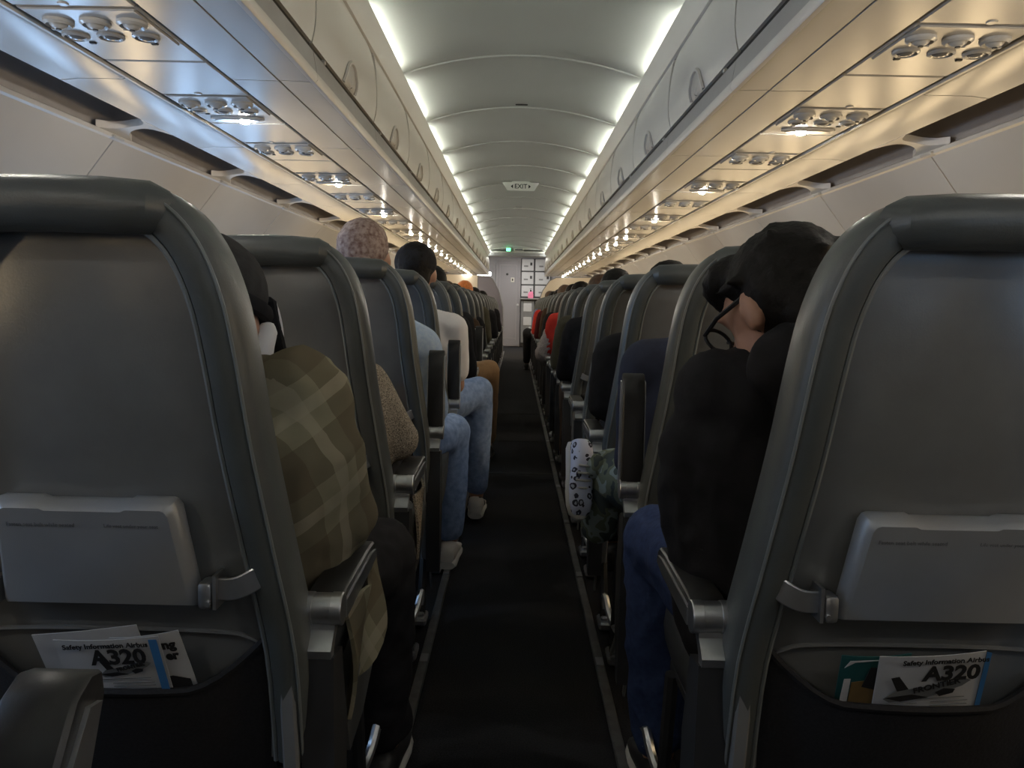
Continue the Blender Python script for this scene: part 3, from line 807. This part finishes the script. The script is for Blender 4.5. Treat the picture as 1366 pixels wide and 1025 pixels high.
# lettering on the folded trays of the first row
for sx in (-1, 1):
    st = SEATS[(sx, 1)]
    tr = [c for c in st.children if c.name.startswith('tray_table')][0]
    bot_ = .632
    def on_tray(txt, x, z, size):
        slope = math.atan2(yb(z+.01)-yb(z-.01), .02)
        M4 = Matrix.Translation((x, yb(bot_ + (z-bot_-.003)/(1-.015/.137)) - .0256, z)) @ Matrix.Rotation(-slope, 4, 'X') @ FACE
        text_mesh('tray_lettering', txt, size, M['greyprint'], tr, M4, 0, 'CENTER', .0002)
    on_tray('Fasten seat belt while seated', -.050, .738, .0068)
    on_tray('Life vest under your seat', .058 - .004*(sx < 0), .738, .0062)

# ------------------------------------------------------------------ cards in the seat pockets
def card(name, label, cat, loc, rz, tilt, w, h, m, bend=.004):
    """sheet standing in the pocket; origin at its lower middle, rz = roll in its own plane"""
    t = thing(name, label, cat, loc)
    t.rotation_euler = (tilt, rz, 0)
    rows = [[(-w/2 + w*i/6, -bend*(1-(2*i/6-1)**2), h*k/4) for i in range(7)] for k in range(5)]
    MB().slab(rows, (0, .0012, 0)).build('sheet', m, t)
    return t
def shape(t, name, poly, m, y=-.0056):
    return MB().prism(poly, lambda x, z: (x, y, z), lambda x, z: (x, y-.0006, z)).build(name, m, t)
def ptext(t, txt, x, z, size, m, bold=0, rot=0, align='CENTER', y=-.0058):
    return text_mesh('lettering', txt, size, m, t, Matrix.Translation((x, y, z)) @ Matrix.Rotation(-rot, 4, 'Y') @ FACE, bold, align, .0003)
def plane_art(t, x, z, s, full):
    P = lambda pts: [(x + px*s, z + pz*s) for px, pz in pts]
    shape(t, 'aeroplane_print', P([(-.052, -.012), (-.044, -.018), (.0, -.014), (.044, .004), (.054, .013), (.046, .016), (.02, .010), (-.02, .002), (-.036, .002)]), M['greyprint'], -.0052)
    shape(t, 'tail_print', P([(-.036, .0), (-.046, .022), (-.036, .024), (-.022, .003)]), M['print'], -.0056)
    shape(t, 'engine_print', P([(.012, -.004), (.018, -.011), (.034, -.006), (.036, .0), (.022, .002)]), M['print'], -.0060)
    shape(t, 'wing_print', P([(-.05, -.010), (-.016, -.006), (.004, -.012), (-.03, -.017)]), M['print'], -.0058)
    ptext(t, 'FRONTIER', x + .012*s, z + .0065*s, .0125*s, M['print'], .0003, .25, y=-.0064)
cy = row_y(1)
TI = R(19)
t = card('safety_card', 'white A320 safety card with aeroplane print in the pocket behind the black jacketed passenger', 'card', (.512, cy - .014, .462), R(-4.5), TI, .128, .138, M['card'])
ptext(t, 'Safety Information Airbus', .014, .1305, .0100, M['print'], .0002)
ptext(t, 'A320', .024, .1110, .031, M['print'], .0011)
plane_art(t, -.004, .0865, .98, True)
for i in range(4):
    shape(t, 'text_line', [(-.052, .0665-.006*i), (-.012, .0665-.006*i), (-.012, .0655-.006*i), (-.052, .0655-.006*i)], M['greyprint'])
    shape(t, 'text_line', [(.004, .0675-.006*i), (.050, .0675-.006*i), (.050, .0665-.006*i), (.004, .0665-.006*i)], M['greyprint'])
shape(t, 'text_line', [(-.05, .0735), (.045, .0735), (.045, .0725), (-.05, .0725)], M['greyprint'])
shape(t, 'blue_edge', [(.064, .0), (.070, .0), (.070, .136), (.064, .138)], M['cardblue'], -.001)
t = card('booklet', 'dark green booklet with a brown print beside the A320 card behind the black jacketed passenger', 'booklet', (.446, cy - .005, .462), R(-3), TI, .085, .130, M['green'])
shape(t, 'brown_print', [(-.030, .0), (.02, .0), (.018, .075), (-.004, .095), (-.028, .092)], M['brown'])
shape(t, 'pale_print', [(-.041, .0), (-.030, .0), (-.030, .098), (-.038, .098)], M['card'], -.0058)
shape(t, 'pale_print', [(-.040, .116), (-.028, .124), (.02, .127), (-.034, .1265)], M['card'], -.0058)
shape(t, 'dark_print', [(-.015, .085), (.015, .075), (.018, .112), (-.008, .116)], M['print'], -.0062)
t = card('safety_card', 'white A320 safety card with blue edge in the pocket behind the plaid shirted passenger', 'card', (-.490, cy - .014, .462), R(-3.5), TI, .128, .134, M['card'])
ptext(t, 'Safety Information Airbus', .000, .1265, .0100, M['print'], .0002)
ptext(t, 'A320', .012, .1080, .031, M['print'], .0011)
plane_art(t, .016, .0895, .62, False)
shape(t, 'blue_edge', [(.054, .002), (.064, .002), (.064, .134), (.054, .134)], M['cardblue'])
shape(t, 'text_line', [(-.02, .0755), (.045, .0755), (.045, .0745), (-.02, .0745)], M['greyprint'])
for i in range(3):
    shape(t, 'text_line', [(-.004, .0685-.005*i), (.048, .0685-.005*i), (.048, .0675-.005*i), (-.004, .0675-.005*i)], M['greyprint'])
t = card('leaflet', 'cream leaflet with bold black lettering behind the blue edged A320 card', 'leaflet', (-.437, cy - .005, .462), R(-8), TI, .085, .138, M['card'])
ptext(t, 'ing', .026, .122, .018, M['print'], .0008)
ptext(t, 'er', .028, .105, .018, M['print'], .0008)
shape(t, 'dark_print', [(-.01, .03), (.04, .03), (.04, .066), (.02, .074), (-.01, .070)], M['print'])
t = card('paper_slip', 'plain white paper slip showing above the blue edged A320 card', 'paper', (-.515, cy + .001, .462), R(-7), TI, .13, .139, M['card'], .002)
# ------------------------------------------------------------------ people
def fuse(mb, voxel, name, mir=False, smooth=5, wrinkle=None):
    """one continuous skin over overlapping closed shapes"""
    me = mb.mesh(name, mir)
    ob = bpy.data.objects.new(name, me)
    rm = ob.modifiers.new('fuse', 'REMESH'); rm.mode = 'VOXEL'; rm.voxel_size = voxel
    sm = ob.modifiers.new('soft', 'SMOOTH'); sm.factor = .5; sm.iterations = smooth
    out = evaluated(ob); bpy.data.meshes.remove(me)
    out.name = name
    if wrinkle:
        amp, fr, st = wrinkle
        nv = len(out.vertices)
        co = np.empty(nv*3, np.float32); out.vertices.foreach_get('co', co); co = co.reshape(-1, 3)
        nr = np.array([tuple(d.vector) for d in out.vertex_normals], np.float32)
        ws = np.empty(nv, np.float32); sh = Vector((7, 3, 1))
        for i in range(nv):
            q = Vector((float(co[i, 0])*fr, float(co[i, 1])*fr*st, float(co[i, 2])*fr*st))
            ws[i] = noise.noise(q)*.6 + (.5-abs(noise.noise(q*1.9+sh)))*.6
        co += nr*(amp*ws)[:, None]
        out.vertices.foreach_set('co', co.ravel())
        out.update()
    finish(out, None); out.polygons.foreach_set('use_smooth', [True]*len(out.polygons))
    return out

BASE = dict(pelvis=(0, .20, .545), chest=(0, .155, .79), neck=(0, .125, .955), head=(0, .15, 1.105),
            shA=(-.175, .135, .915), shB=(.175, .135, .915), elA=(-.215, .21, .68), elB=(.215, .21, .68),
            wrA=(-.11, .42, .60), wrB=(.11, .42, .60), hipA=(-.09, .21, .525), hipB=(.09, .21, .525),
            knA=(-.115, .60, .545), knB=(.115, .60, .545), anA=(-.115, .60, .10), anB=(.115, .60, .10),
            yaw=0, nod=0, tilt=0, build=1.0, sleeve=1.0)
def head_matrix(P):
    return Matrix.Rotation(R(P['tilt']), 3, 'Y') @ Matrix.Rotation(R(P['yaw']), 3, 'Z') @ Matrix.Rotation(R(-P['nod']), 3, 'X')

def body_mb(P):
    b = MB(); V = {k: Vector(P[k]) for k in P if isinstance(P[k], tuple)}; H = head_matrix(P); c = V['head']
    b.ellipsoid(c + H @ Vector((0, -.008, .018)), (.076, .094, .090), H)                 # cranium
    b.ellipsoid(c + H @ Vector((0, .030, -.045)), (.058, .062, .068), H)                 # face and jaw
    b.ellipsoid(c + H @ Vector((0, .062, -.085)), (.030, .028, .022), H)                 # chin
    b.capsule(c + H @ Vector((0, .086, .012)), .008, c + H @ Vector((0, .106, -.026)), .013)   # nose
    b.ellipsoid(c + H @ Vector((0, .086, -.058)), (.024, .012, .010), H)                 # mouth
    b.ellipsoid(c + H @ Vector((0, .080, .030)), (.052, .014, .010), H)                  # brow
    for s in (-1, 1):
        b.ellipsoid(c + H @ Vector((s*.078, -.004, -.018)), (.011, .020, .034), H)       # ears
    b.capsule(V['neck'] + Vector((0, -.005, -.05)), .062, c + H @ Vector((0, -.018, -.06)), .052)
    for s in (-1, 1):
        b.capsule(V['pelvis'] + Vector((s*.06, 0, 0)), .085, V['chest'] + Vector((s*.07, 0, 0)), .085)
        b.capsule(V['chest'] + Vector((s*.07, 0, 0)), .085, V['neck'] + Vector((s*.05, 0, -.03)), .05)
    b.capsule(V['shA'], .05, V['shB'], .05)
    for a in 'AB':
        sh, el, wr = V['sh'+a], V['el'+a], V['wr'+a]
        b.capsule(sh, .048, el, .038); b.capsule(el, .039, wr, .026)
        d = (wr-el).normalized(); sd = d.cross(Vector((0, 0, 1))).normalized(); dn = sd.cross(d)
        if dn.z > 0: dn = -dn
        inner = sd if (sd.x > 0) == (a == 'A') else -sd
        palm = wr + d*.055
        b.capsule(wr + d*.02 + inner*.012, .020, palm + d*.025 + inner*.018, .016)
        b.capsule(wr + d*.02 - inner*.012, .020, palm + d*.025 - inner*.020, .015)
        for k, (o, ln) in enumerate(((.027, .050), (.009, .058), (-.009, .053), (-.026, .042))):
            r0 = palm + d*.030 + inner*o
            k1 = r0 + d*ln*.55 + dn*ln*.25; k2 = k1 + d*ln*.30 + dn*ln*.45
            b.capsule(r0, .0095, k1, .0088); b.capsule(k1, .0088, k2, .0078)
        th = wr + d*.03 + inner*.026
        t1 = th + d*.030 + inner*.022 + dn*.012
        b.capsule(th, .013, t1, .0105); b.capsule(t1, .0105, t1 + d*.030 + dn*.010, .009)
    for a in 'AB':
        b.capsule(V['hip'+a], .075, V['kn'+a], .055); b.capsule(V['kn'+a], .055, V['an'+a], .036)
        an = V['an'+a]
        if not P.get('noshoe'+a): b.capsule(an + Vector((0, .0, -.05)), .032, an + Vector((0, .13, -.065)), .026)
    return b
def shirt_mb(P):
    b = MB(); V = {k: Vector(P[k]) for k in P if isinstance(P[k], tuple)}; w = P['build']
    for s in (-1, 1):
        b.capsule(V['pelvis'] + Vector((s*.075*w, -.005, -.02)), .108*w, V['chest'] + Vector((s*.088*w, 0, 0)), .108*w)
        b.capsule(V['chest'] + Vector((s*.088*w, 0, 0)), .106*w, V['neck'] + Vector((s*.085, 0, -.055)), .066)
    b.capsule(V['shA'], .066, V['neck'] + Vector((-.02, -.005, -.02)), .062)
    b.capsule(V['shB'], .066, V['neck'] + Vector((.02, -.005, -.02)), .062)
    b.capsule(V['neck'] + Vector((0, -.008, -.04)), .074, V['neck'] + Vector((0, -.004, .018)), .064)
    for a in 'AB':
        sh, el, wr = V['sh'+a], V['el'+a], V['wr'+a]
        if P['sleeve'] >= 1:
            b.capsule(sh, .069*w, el, .056*w); b.capsule(el, .056*w, wr + (el-wr)*.06, .040)
        else:
            b.capsule(sh, .070, sh + (el-sh)*P['sleeve'], .062)
    return b
def trousers_mb(P):
    b = MB(); V = {k: Vector(P[k]) for k in P if isinstance(P[k], tuple)}
    b.capsule(V['hipA'] + Vector((0, -.01, .01)), .108, V['hipB'] + Vector((0, -.01, .01)), .108)
    for a in 'AB':
        b.capsule(V['hip'+a], .100, V['kn'+a], .072)
        b.capsule(V['kn'+a], .071, V['an'+a] + (V['kn'+a]-V['an'+a])*(-.15 if P.get('noshoe'+a) else .10), .056)
    return b
def hair_mb(P, style):
    b = MB(); H = head_matrix(P); c = Vector(P['head'])
    b.ellipsoid(c + H @ Vector((0, -.022, .030)), (.083, .092, .090), H)
    b.ellipsoid(c + H @ Vector((0, .030, .072)), (.066, .058, .040), H)
    b.ellipsoid(c + H @ Vector((0, -.055, -.030)), (.066, .050, .062), H)
    if style == 'messy':
        b.ellipsoid(c + H @ Vector((0, -.060, -.040)), (.074, .050, .075), H)
        b.ellipsoid(c + H @ Vector((0, -.030, .0)), (.088, .075, .075), H)
        b.ellipsoid(c + H @ Vector((0, .045, .075)), (.076, .055, .045), H)
        rnd = random.Random(4)
        for k in range(46):
            a = rnd.uniform(0, 2*math.pi); e = rnd.uniform(.0, 1.35)
            d = Vector((math.cos(a)*math.cos(e), math.sin(a)*math.cos(e), math.sin(e)))
            if d.y > .55 and d.z < .6: continue
            p = Vector((d.x*.082, d.y*.094-.015, d.z*.094+.025))
            b.capsule(c + H @ p*.92, .014, c + H @ (p*1.05 + Vector((rnd.uniform(-.02, .02), rnd.uniform(-.02, .02), -.01))), .005, 8)
    if style == 'long':
        b.capsule(c + H @ Vector((0, -.06, -.02)), .065, c + Vector((0, -.05, -.16)), .05)
    return b

def shoe(parent, an, mir, m, msole, rot=0, name='shoe', Mx=None):
    an = Vector(an)
    secs = [(-.075, .026, .075, 0), (-.055, .034, .095, 0), (-.01, .036, .098, 0), (.04, .038, .075, 0), (.09, .043, .055, 0), (.135, .042, .045, 0), (.165, .034, .036, 0), (.182, .014, .022, 0)]
    def T(p):
        p = Vector(p); 
        if Mx is not None: p = Mx @ p
        return an + p
    def ring(y, w, h, z0, zb):
        out = []
        for k in range(14):
            a = 2*math.pi*k/14; ca, sa = math.cos(a), math.sin(a)
            out.append(T((w*math.copysign(abs(ca)**.7, ca), y, zb + (h-zb)*(.5+.5*math.copysign(abs(sa)**.8, sa)) - .098)))
        return out
    up = MB().loft([ring(y, w, h, 0, .022) for y, w, h, _ in secs]).build(name, m, parent, mir, 50)
    sl = MB().loft([ring(y*1.03, w*1.08, .028, 0, .0) for y, w, h, _ in secs]).build('sole', msole, up, mir, 50)
    for i in range(4):
        y = .02 + .022*i; z = .088 - .012*i - .098 + .006
        MB().tube([T((-.026, y, z-.010)), T((0, y+.004, z)), T((.026, y, z-.010))], .0035, 6).build('lace', msole, up, mir)
    return up

def person(label, loc, mir, over, cols, vox=.011, style='short', group=None, cap=None, wr=(.006, 16, .55)):
    P = dict(BASE); P.update(over)
    t = thing('person', label, 'person', loc, group)
    skin, shirt, trou, hair, shoem = (M[c] if c else None for c in cols)
    link('body', fuse(body_mb(P), vox, 'body', mir, 3), skin, t)
    link('shirt', fuse(shirt_mb(P), vox*1.1, 'shirt', mir, 5, wr), shirt, t)
    link('trousers', fuse(trousers_mb(P), vox*1.1, 'trousers', mir, 5, wr), trou, t)
    if hair: link('hair', fuse(hair_mb(P, style), vox*.8, 'hair', mir, 2, (.004, 60, 1)), hair, t)
    H = head_matrix(P); c = Vector(P['head'])
    for s in (-1, 1) if not P.get('eyes_shut') else ():
        MB().ellipsoid(c + H @ Vector((s*.027, .079, .006)), (.010, .007, .006), H, 10, 8).build('eye', M['eye'], t, mir)
    for a in 'AB':
        if not P.get('noshoe' + a):
            shoe(t, Vector(P['an'+a]) + Vector((0, 0, -.002 + (.0 if P['an'+a][2] < .12 else 0))), mir, shoem, M['sole'])
    return t, P

SL, SR = -SEATX, SEATX
# --- plaid shirt, row 1, lavatory-door side
t, P = person('passenger in olive plaid shirt and charcoal cap leaning on the aisle armrest', (SL, row_y(1), 0), True,
    dict(pelvis=(-.03, .20, .545), chest=(-.07, .16, .77), neck=(-.058, .15, .88), head=(-.040, .165, .972), shA=(-.178, .15, .862), shB=(.11, .14, .885),
         elA=(-.222, .20, .675), elB=(.18, .22, .65), wrA=(-.16, .44, .665), knA=(-.235, .54, .505), anA=(-.235, .60, .10), nod=18, yaw=8, build=1.04),
    ('skin', 'plaid', 'black', 'hairblack', 'shoe'), .009, wr=(.017, 19, .5))
H = head_matrix(P); c = Vector(P['head'])
cp = MB(); cp.ellipsoid(c + H @ Vector((0, -.008, .036)), (.089, .106, .088), H, 20, 12)
capo = link('cap', fuse(cp, .007, 'cap', True, 3, (.002, 30, 1)), M['greycap'], t)
br = MB().slab([[c + H @ Vector((x*(1-.25*k/3), .085 + .028*k - .9*x*x, .030 - .010*k - 4.5*x*x)) for x in [-.075+.15*i/8 for i in range(9)]] for k in range(4)], (0, 0, .004))
br.build('cap_brim', M['black'], capo, True)
bd = MB().tube([c + H @ Vector((.090*math.cos(a), -.008 + .107*math.sin(a), .014)) for a in [2*math.pi*k/28 for k in range(28)]], .009, 8, loop=True, flat=1.5)
bd.build('cap_band', M['black'], capo, True)
ms = MB(); ms.capsule(Vector(P['neck']) + Vector((-.058, .0, .020)), .026, Vector(P['neck']) + Vector((-.074, .02, .075)), .016); ms.capsule(Vector(P['neck']) + Vector((.05, .0, .015)), .028, Vector(P['neck']) + Vector((-.04, .03, .02)), .03)
link('white_collar', fuse(ms, .007, 'white_collar', True, 4), M['white'], t)
cord = smooth_path([c + H @ Vector((-.080, .035, .045)), c + H @ Vector((-.092, .055, -.01)), c + Vector((-.090, .095, -.075)), c + Vector((-.098, .10, -.15))], 5)
MB().tube(cord, [.002] + [.009]*(len(cord)-2) + [.003], 8).build('strap', M['black'], t, True)
MB().tube([p + Vector((-.008, .001, 0)) for p in cord[1:6]], [.001, .0025, .003, .0025, .001], 6).build('white_cord', M['white'], t, True)
MB().tube([p + Vector((-.008, .001, 0)) for p in cord[9:]], .0026, 6).build('white_cord', M['white'], t, True)
# shirt tail hanging outside the armrest
rows = []
for k in range(9):
    f = k/8
    rows.append([(-.268 - .012*math.sin(3*f + 5*g) - .010*g, .075 + .24*g - .05*f*g + .02*f, .575 - .165*f + .012*math.sin(7*g) + .05*g*f) for g in [i/8 for i in range(9)]])
MB().slab(rows, (.006, 0, 0)).build('shirt_tail', M['plaid'], t, True, 60)

# --- black jacket, row 1, galley side
t, P = person('passenger in black jacket and dark blue jeans with head bowed towards the aisle', (SR, row_y(1), 0), False,
    dict(pelvis=(-.05, .22, .545), chest=(-.085, .19, .775), neck=(-.095, .15, .91), head=(-.125, .170, 1.000), shA=(-.196, .17, .872), shB=(.10, .15, .895),
         elA=(-.205, .23, .675), elB=(.16, .24, .66), wrA=(-.08, .44, .61), hipA=(-.13, .24, .525), knA=(-.212, .56, .545), anA=(-.20, .58, .10), yaw=30, nod=40, tilt=10, eyes_shut=True, build=1.08),
    ('skin', 'black', 'dkjean', 'hairblack', 'shoe'), .009, style='messy', wr=(.018, 17, .5))
H = head_matrix(P); c = Vector(P['head'])
gl = MB(); gl.tube([c + H @ Vector((.078, .0, .008)), c + H @ Vector((.072, .06, .012)), c + H @ Vector((.060, .100, .010))], .0035, 6)
for s in (-1, 1):
    gl.tube([c + H @ Vector((s*.034 + .026*math.cos(a), .100, .004 + .020*math.sin(a))) for a in [2*math.pi*k/16 for k in range(16)]], .003, 6, loop=True)
gl.tube([c + H @ Vector((-.01, .103, .008)), c + H @ Vector((.01, .103, .008))], .003, 6)
gl.tube([c + H @ Vector((-.078, .0, .008)), c + H @ Vector((-.072, .06, .012)), c + H @ Vector((-.060, .100, .010))], .0035, 6)
gl.build('glasses', M['print'], t)
N0 = Vector(P['neck'])
hd = MB(); hd.capsule((-.15, .085, .925), .050, (-.060, .075, .985), .052); hd.capsule((-.060, .075, .985), .052, (.03, .10, .97), .05); hd.capsule((-.10, .10, .90), .07, (.03, .10, .90), .07)
link('jacket_hood', fuse(hd, .010, 'jacket_hood', False, 5, (.008, 18, .6)), M['black'], t)
MB().tube(smooth_path([N0 + Vector((-.068, -.035, .022)), N0 + Vector((-.030, -.060, .045)), N0 + Vector((.02, -.062, .055)), N0 + Vector((.06, -.03, .055))], 5), .007, 8).build('shirt_collar', M['white'], t)

# --- tweed sleeve, row 2, lavatory-door side
t, P = person('passenger in beige tweed knit with an elbow on the armrest', (SL, row_y(2), 0), True,
    dict(shA=(-.125, .17, .80), chest=(-.02, .17, .74), elA=(-.205, .22, .668), wrA=(-.18, .42, .62), knA=(-.14, .55, .52), head=(.02, .15, 1.02), neck=(.01, .13, .90)),
    ('skin', 'tweed', 'black', 'hairbrown', 'shoe'), .011, wr=(.010, 15, .5))
rows = [[(-.270 - .012*math.sin(4*g+2*f), .07 + .20*g, .565 - .15*f*(1-.5*g)) for g in [i/6 for i in range(7)]] for f in [k/5 for k in range(6)]]
MB().slab(rows, (.006, 0, 0)).build('cardigan_hem', M['tweed'], t, True, 60)
# --- camouflage trousers, row 2, galley side
t, P = person('passenger in navy top and camouflage trousers with one leg crossed into the aisle', (SR, row_y(2), 0), False,
    dict(shA=(-.195, .17, .86), chest=(-.03, .17, .77), elA=(-.205, .25, .63), wrA=(-.06, .42, .60), neck=(-.01, .13, .91), head=(.02, .14, 1.02), knA=(-.235, .43, .55), anA=(-.262, .46, .42), noshoeA=True),
    ('skin2', 'navy', 'camo', 'hairblack', 'shoe'), .010, wr=(.009, 15, .5))
Mx = Matrix.Rotation(R(8), 3, 'Y') @ Matrix.Rotation(R(200), 3, 'Z') @ Matrix.Rotation(R(-62), 3, 'X')
shoe(t, (-.312, .375, .600), False, M['leopard'], M['sole'], Mx=Mx*.80)
MB().capsule((-.235, .46, .50), .040, (-.290, .40, .575), .034).build('trouser_cuff', M['camo'], t)
# --- pale denim shirt, row 3
t, P = person('passenger in pale denim shirt and jeans with reddish grey hair', (SL, row_y(3), 0), True,
    dict(shA=(-.185, .15, .86), elA=(-.215, .24, .64), wrA=(-.12, .45, .60), knA=(-.262, .50, .525), anA=(-.255, .52, .12), head=(.0, .15, 1.145), neck=(0, .13, .975)),
    ('skin', 'denim', 'jean', 'hairgrey', 'shoewhite'), .011, wr=(.008, 15, .5))
# --- white T-shirt, row 4
t, P = person('passenger in white T-shirt with one jeans leg stretched into the aisle', (SL, row_y(4), 0), True,
    dict(shA=(-.225, .15, .895), chest=(-.07, .15, .78), neck=(-.06, .13, .95), head=(-.075, .16, 1.13), elA=(-.245, .19, .66), wrA=(-.16, .42, .60), knA=(-.325, .50, .60), anA=(-.325, .50, .12), sleeve=.72),
    ('skin', 'white', 'jean', 'hairblack', 'shoewhite'), .011, wr=(.007, 15, .5))
H = head_matrix(P); c = Vector(P['head'])
cp = MB(); cp.ellipsoid(c + H @ Vector((0, -.010, .034)), (.088, .105, .086), H, 20, 12)
link('cap', fuse(cp, .009, 'cap', True, 3), M['black'], t)

# --- the rest: three figures reused with other clothes
def proto(over, mir, style='short'):
    P = dict(BASE); P.update(over)
    H = head_matrix(P)
    return dict(body=fuse(body_mb(P), .016, 'body', mir, 2), shirt=fuse(shirt_mb(P), .018, 'shirt', mir, 4, (.008, 14, .5)),
                trousers=fuse(trousers_mb(P), .018, 'trousers', mir, 4, (.007, 14, .5)), hair=fuse(hair_mb(P, style), .012, 'hair', mir, 2, (.004, 50, 1)), P=P)
POSES = [dict(), dict(shA=(-.20, .16, .88), elA=(-.245, .22, .66), chest=(-.03, .16, .78), neck=(-.02, .13, .94), head=(-.01, .15, 1.075), knA=(-.19, .56, .54), anA=(-.19, .58, .10)),
         dict(knA=(-.325, .50, .58), anA=(-.325, .52, .10), shA=(-.18, .15, .89)),
         dict(shA=(-.185, .22, .84), shB=(.16, .22, .84), chest=(0, .20, .76), neck=(0, .22, .92), head=(.0, .26, 1.035), nod=25)]
PROTO = {}
def far_person(label, sx, r, pose, cols, group=None, seat=0, style='short'):
    mir = sx < 0; key = (pose, mir, style)
    if key not in PROTO: PROTO[key] = proto(POSES[pose], mir, style)
    q = PROTO[key]
    t = thing('person', label, 'person', (sx*(SEATX + .495*seat), row_y(r), 0), group)
    for nm, cm in zip(('body', 'shirt', 'trousers', 'hair'), cols):
        me = q[nm]
        o = bpy.data.objects.new(nm, me); COL.objects.link(o); o.parent = t
        if not me.materials: me.materials.append(M[cm])
        o.material_slots[0].link = 'OBJECT'; o.material_slots[0].material = M[cm]
    for a in 'AB':
        shoe(t, q['P']['an'+a], mir, M['shoe'], M['shoe'])
    return t
LV, GV = 'on the lavatory-door side', 'on the galley side'
far_person('dark haired passenger in black behind the white T-shirt', -1, 5, 1, ('skin', 'black', 'black', 'hairblack'))
far_person('passenger in dark jacket with brown trousered knee stretched into the aisle', -1, 6, 2, ('skin', 'black', 'khaki', 'hairblack'))
far_person('passenger in brown jacket ahead of the brown trousered knee', -1, 7, 3, ('skin', 'brownc', 'black', 'hairbrown'))
far_person('dark clothed passenger two rows ahead of the brown trousered knee', -1, 8, 3, ('skin', 'black', 'black', 'hairblack'))
far_person('passenger with bright orange hair near the dark divider panel', -1, 10, 0, ('skin', 'olive', 'black', 'hairorange'))
far_person('passenger in black jacket bulging into the aisle just beyond the orange haired head', -1, 12, 1, ('skin', 'black', 'black', 'hairblack'))
far_person('passenger in black jacket seated last before the dark divider panel', -1, 15, 1, ('skin', 'black', 'maroon', 'hairblack'))
far_person('dark haired passenger ahead of the camouflage trousers', 1, 3, 3, ('skin2', 'black', 'black', 'hairblack'))
far_person('dark haired passenger in black two rows beyond the camouflage trousers', 1, 5, 1, ('skin2', 'black', 'brownc', 'hairblack'))
far_person('passenger in olive jacket behind the pale fleece sleeve', 1, 6, 1, ('skin', 'olive', 'black', 'hairbrown'))
p8 = far_person('passenger in red top with a pale fluffy fleece sleeve over the armrest', 1, 8, 1, ('skin', 'red', 'black', 'hairblack'))
fl = MB(); fl.capsule((-.215, .20, .78), .075, (-.265, .27, .62), .085); fl.capsule((-.265, .27, .62), .085, (-.24, .36, .56), .06)
link('fleece_sleeve', fuse(fl, .014, 'fleece_sleeve', False, 3, (.012, 40, 1)), M['fluffy'], p8)
far_person('passenger in black ahead of the pale fleece sleeve', 1, 9, 1, ('skin', 'black', 'black', 'hairblack'))
far_person('brown haired passenger in brown near the cream divider', 1, 11, 0, ('skin', 'brownc', 'black', 'hairbrown'))
far_person('passenger in maroon seated beyond the brown haired head', 1, 12, 1, ('skin', 'maroon', 'black', 'hairblack'))
far_person('passenger in bright red jacket near the galley', 1, 14, 1, ('skin', 'red', 'black', 'hairblack'))
far_person('passenger in pale blue seated last before the cream divider', 1, 16, 2, ('skin', 'blue', 'black', 'hairbrown'))
far_person('black haired passenger in a middle seat beside the pale fleece sleeve', 1, 9, 0, ('skin', 'black', 'black', 'hairblack'), None, 1)

bpy.data.scenes.remove(TMP)
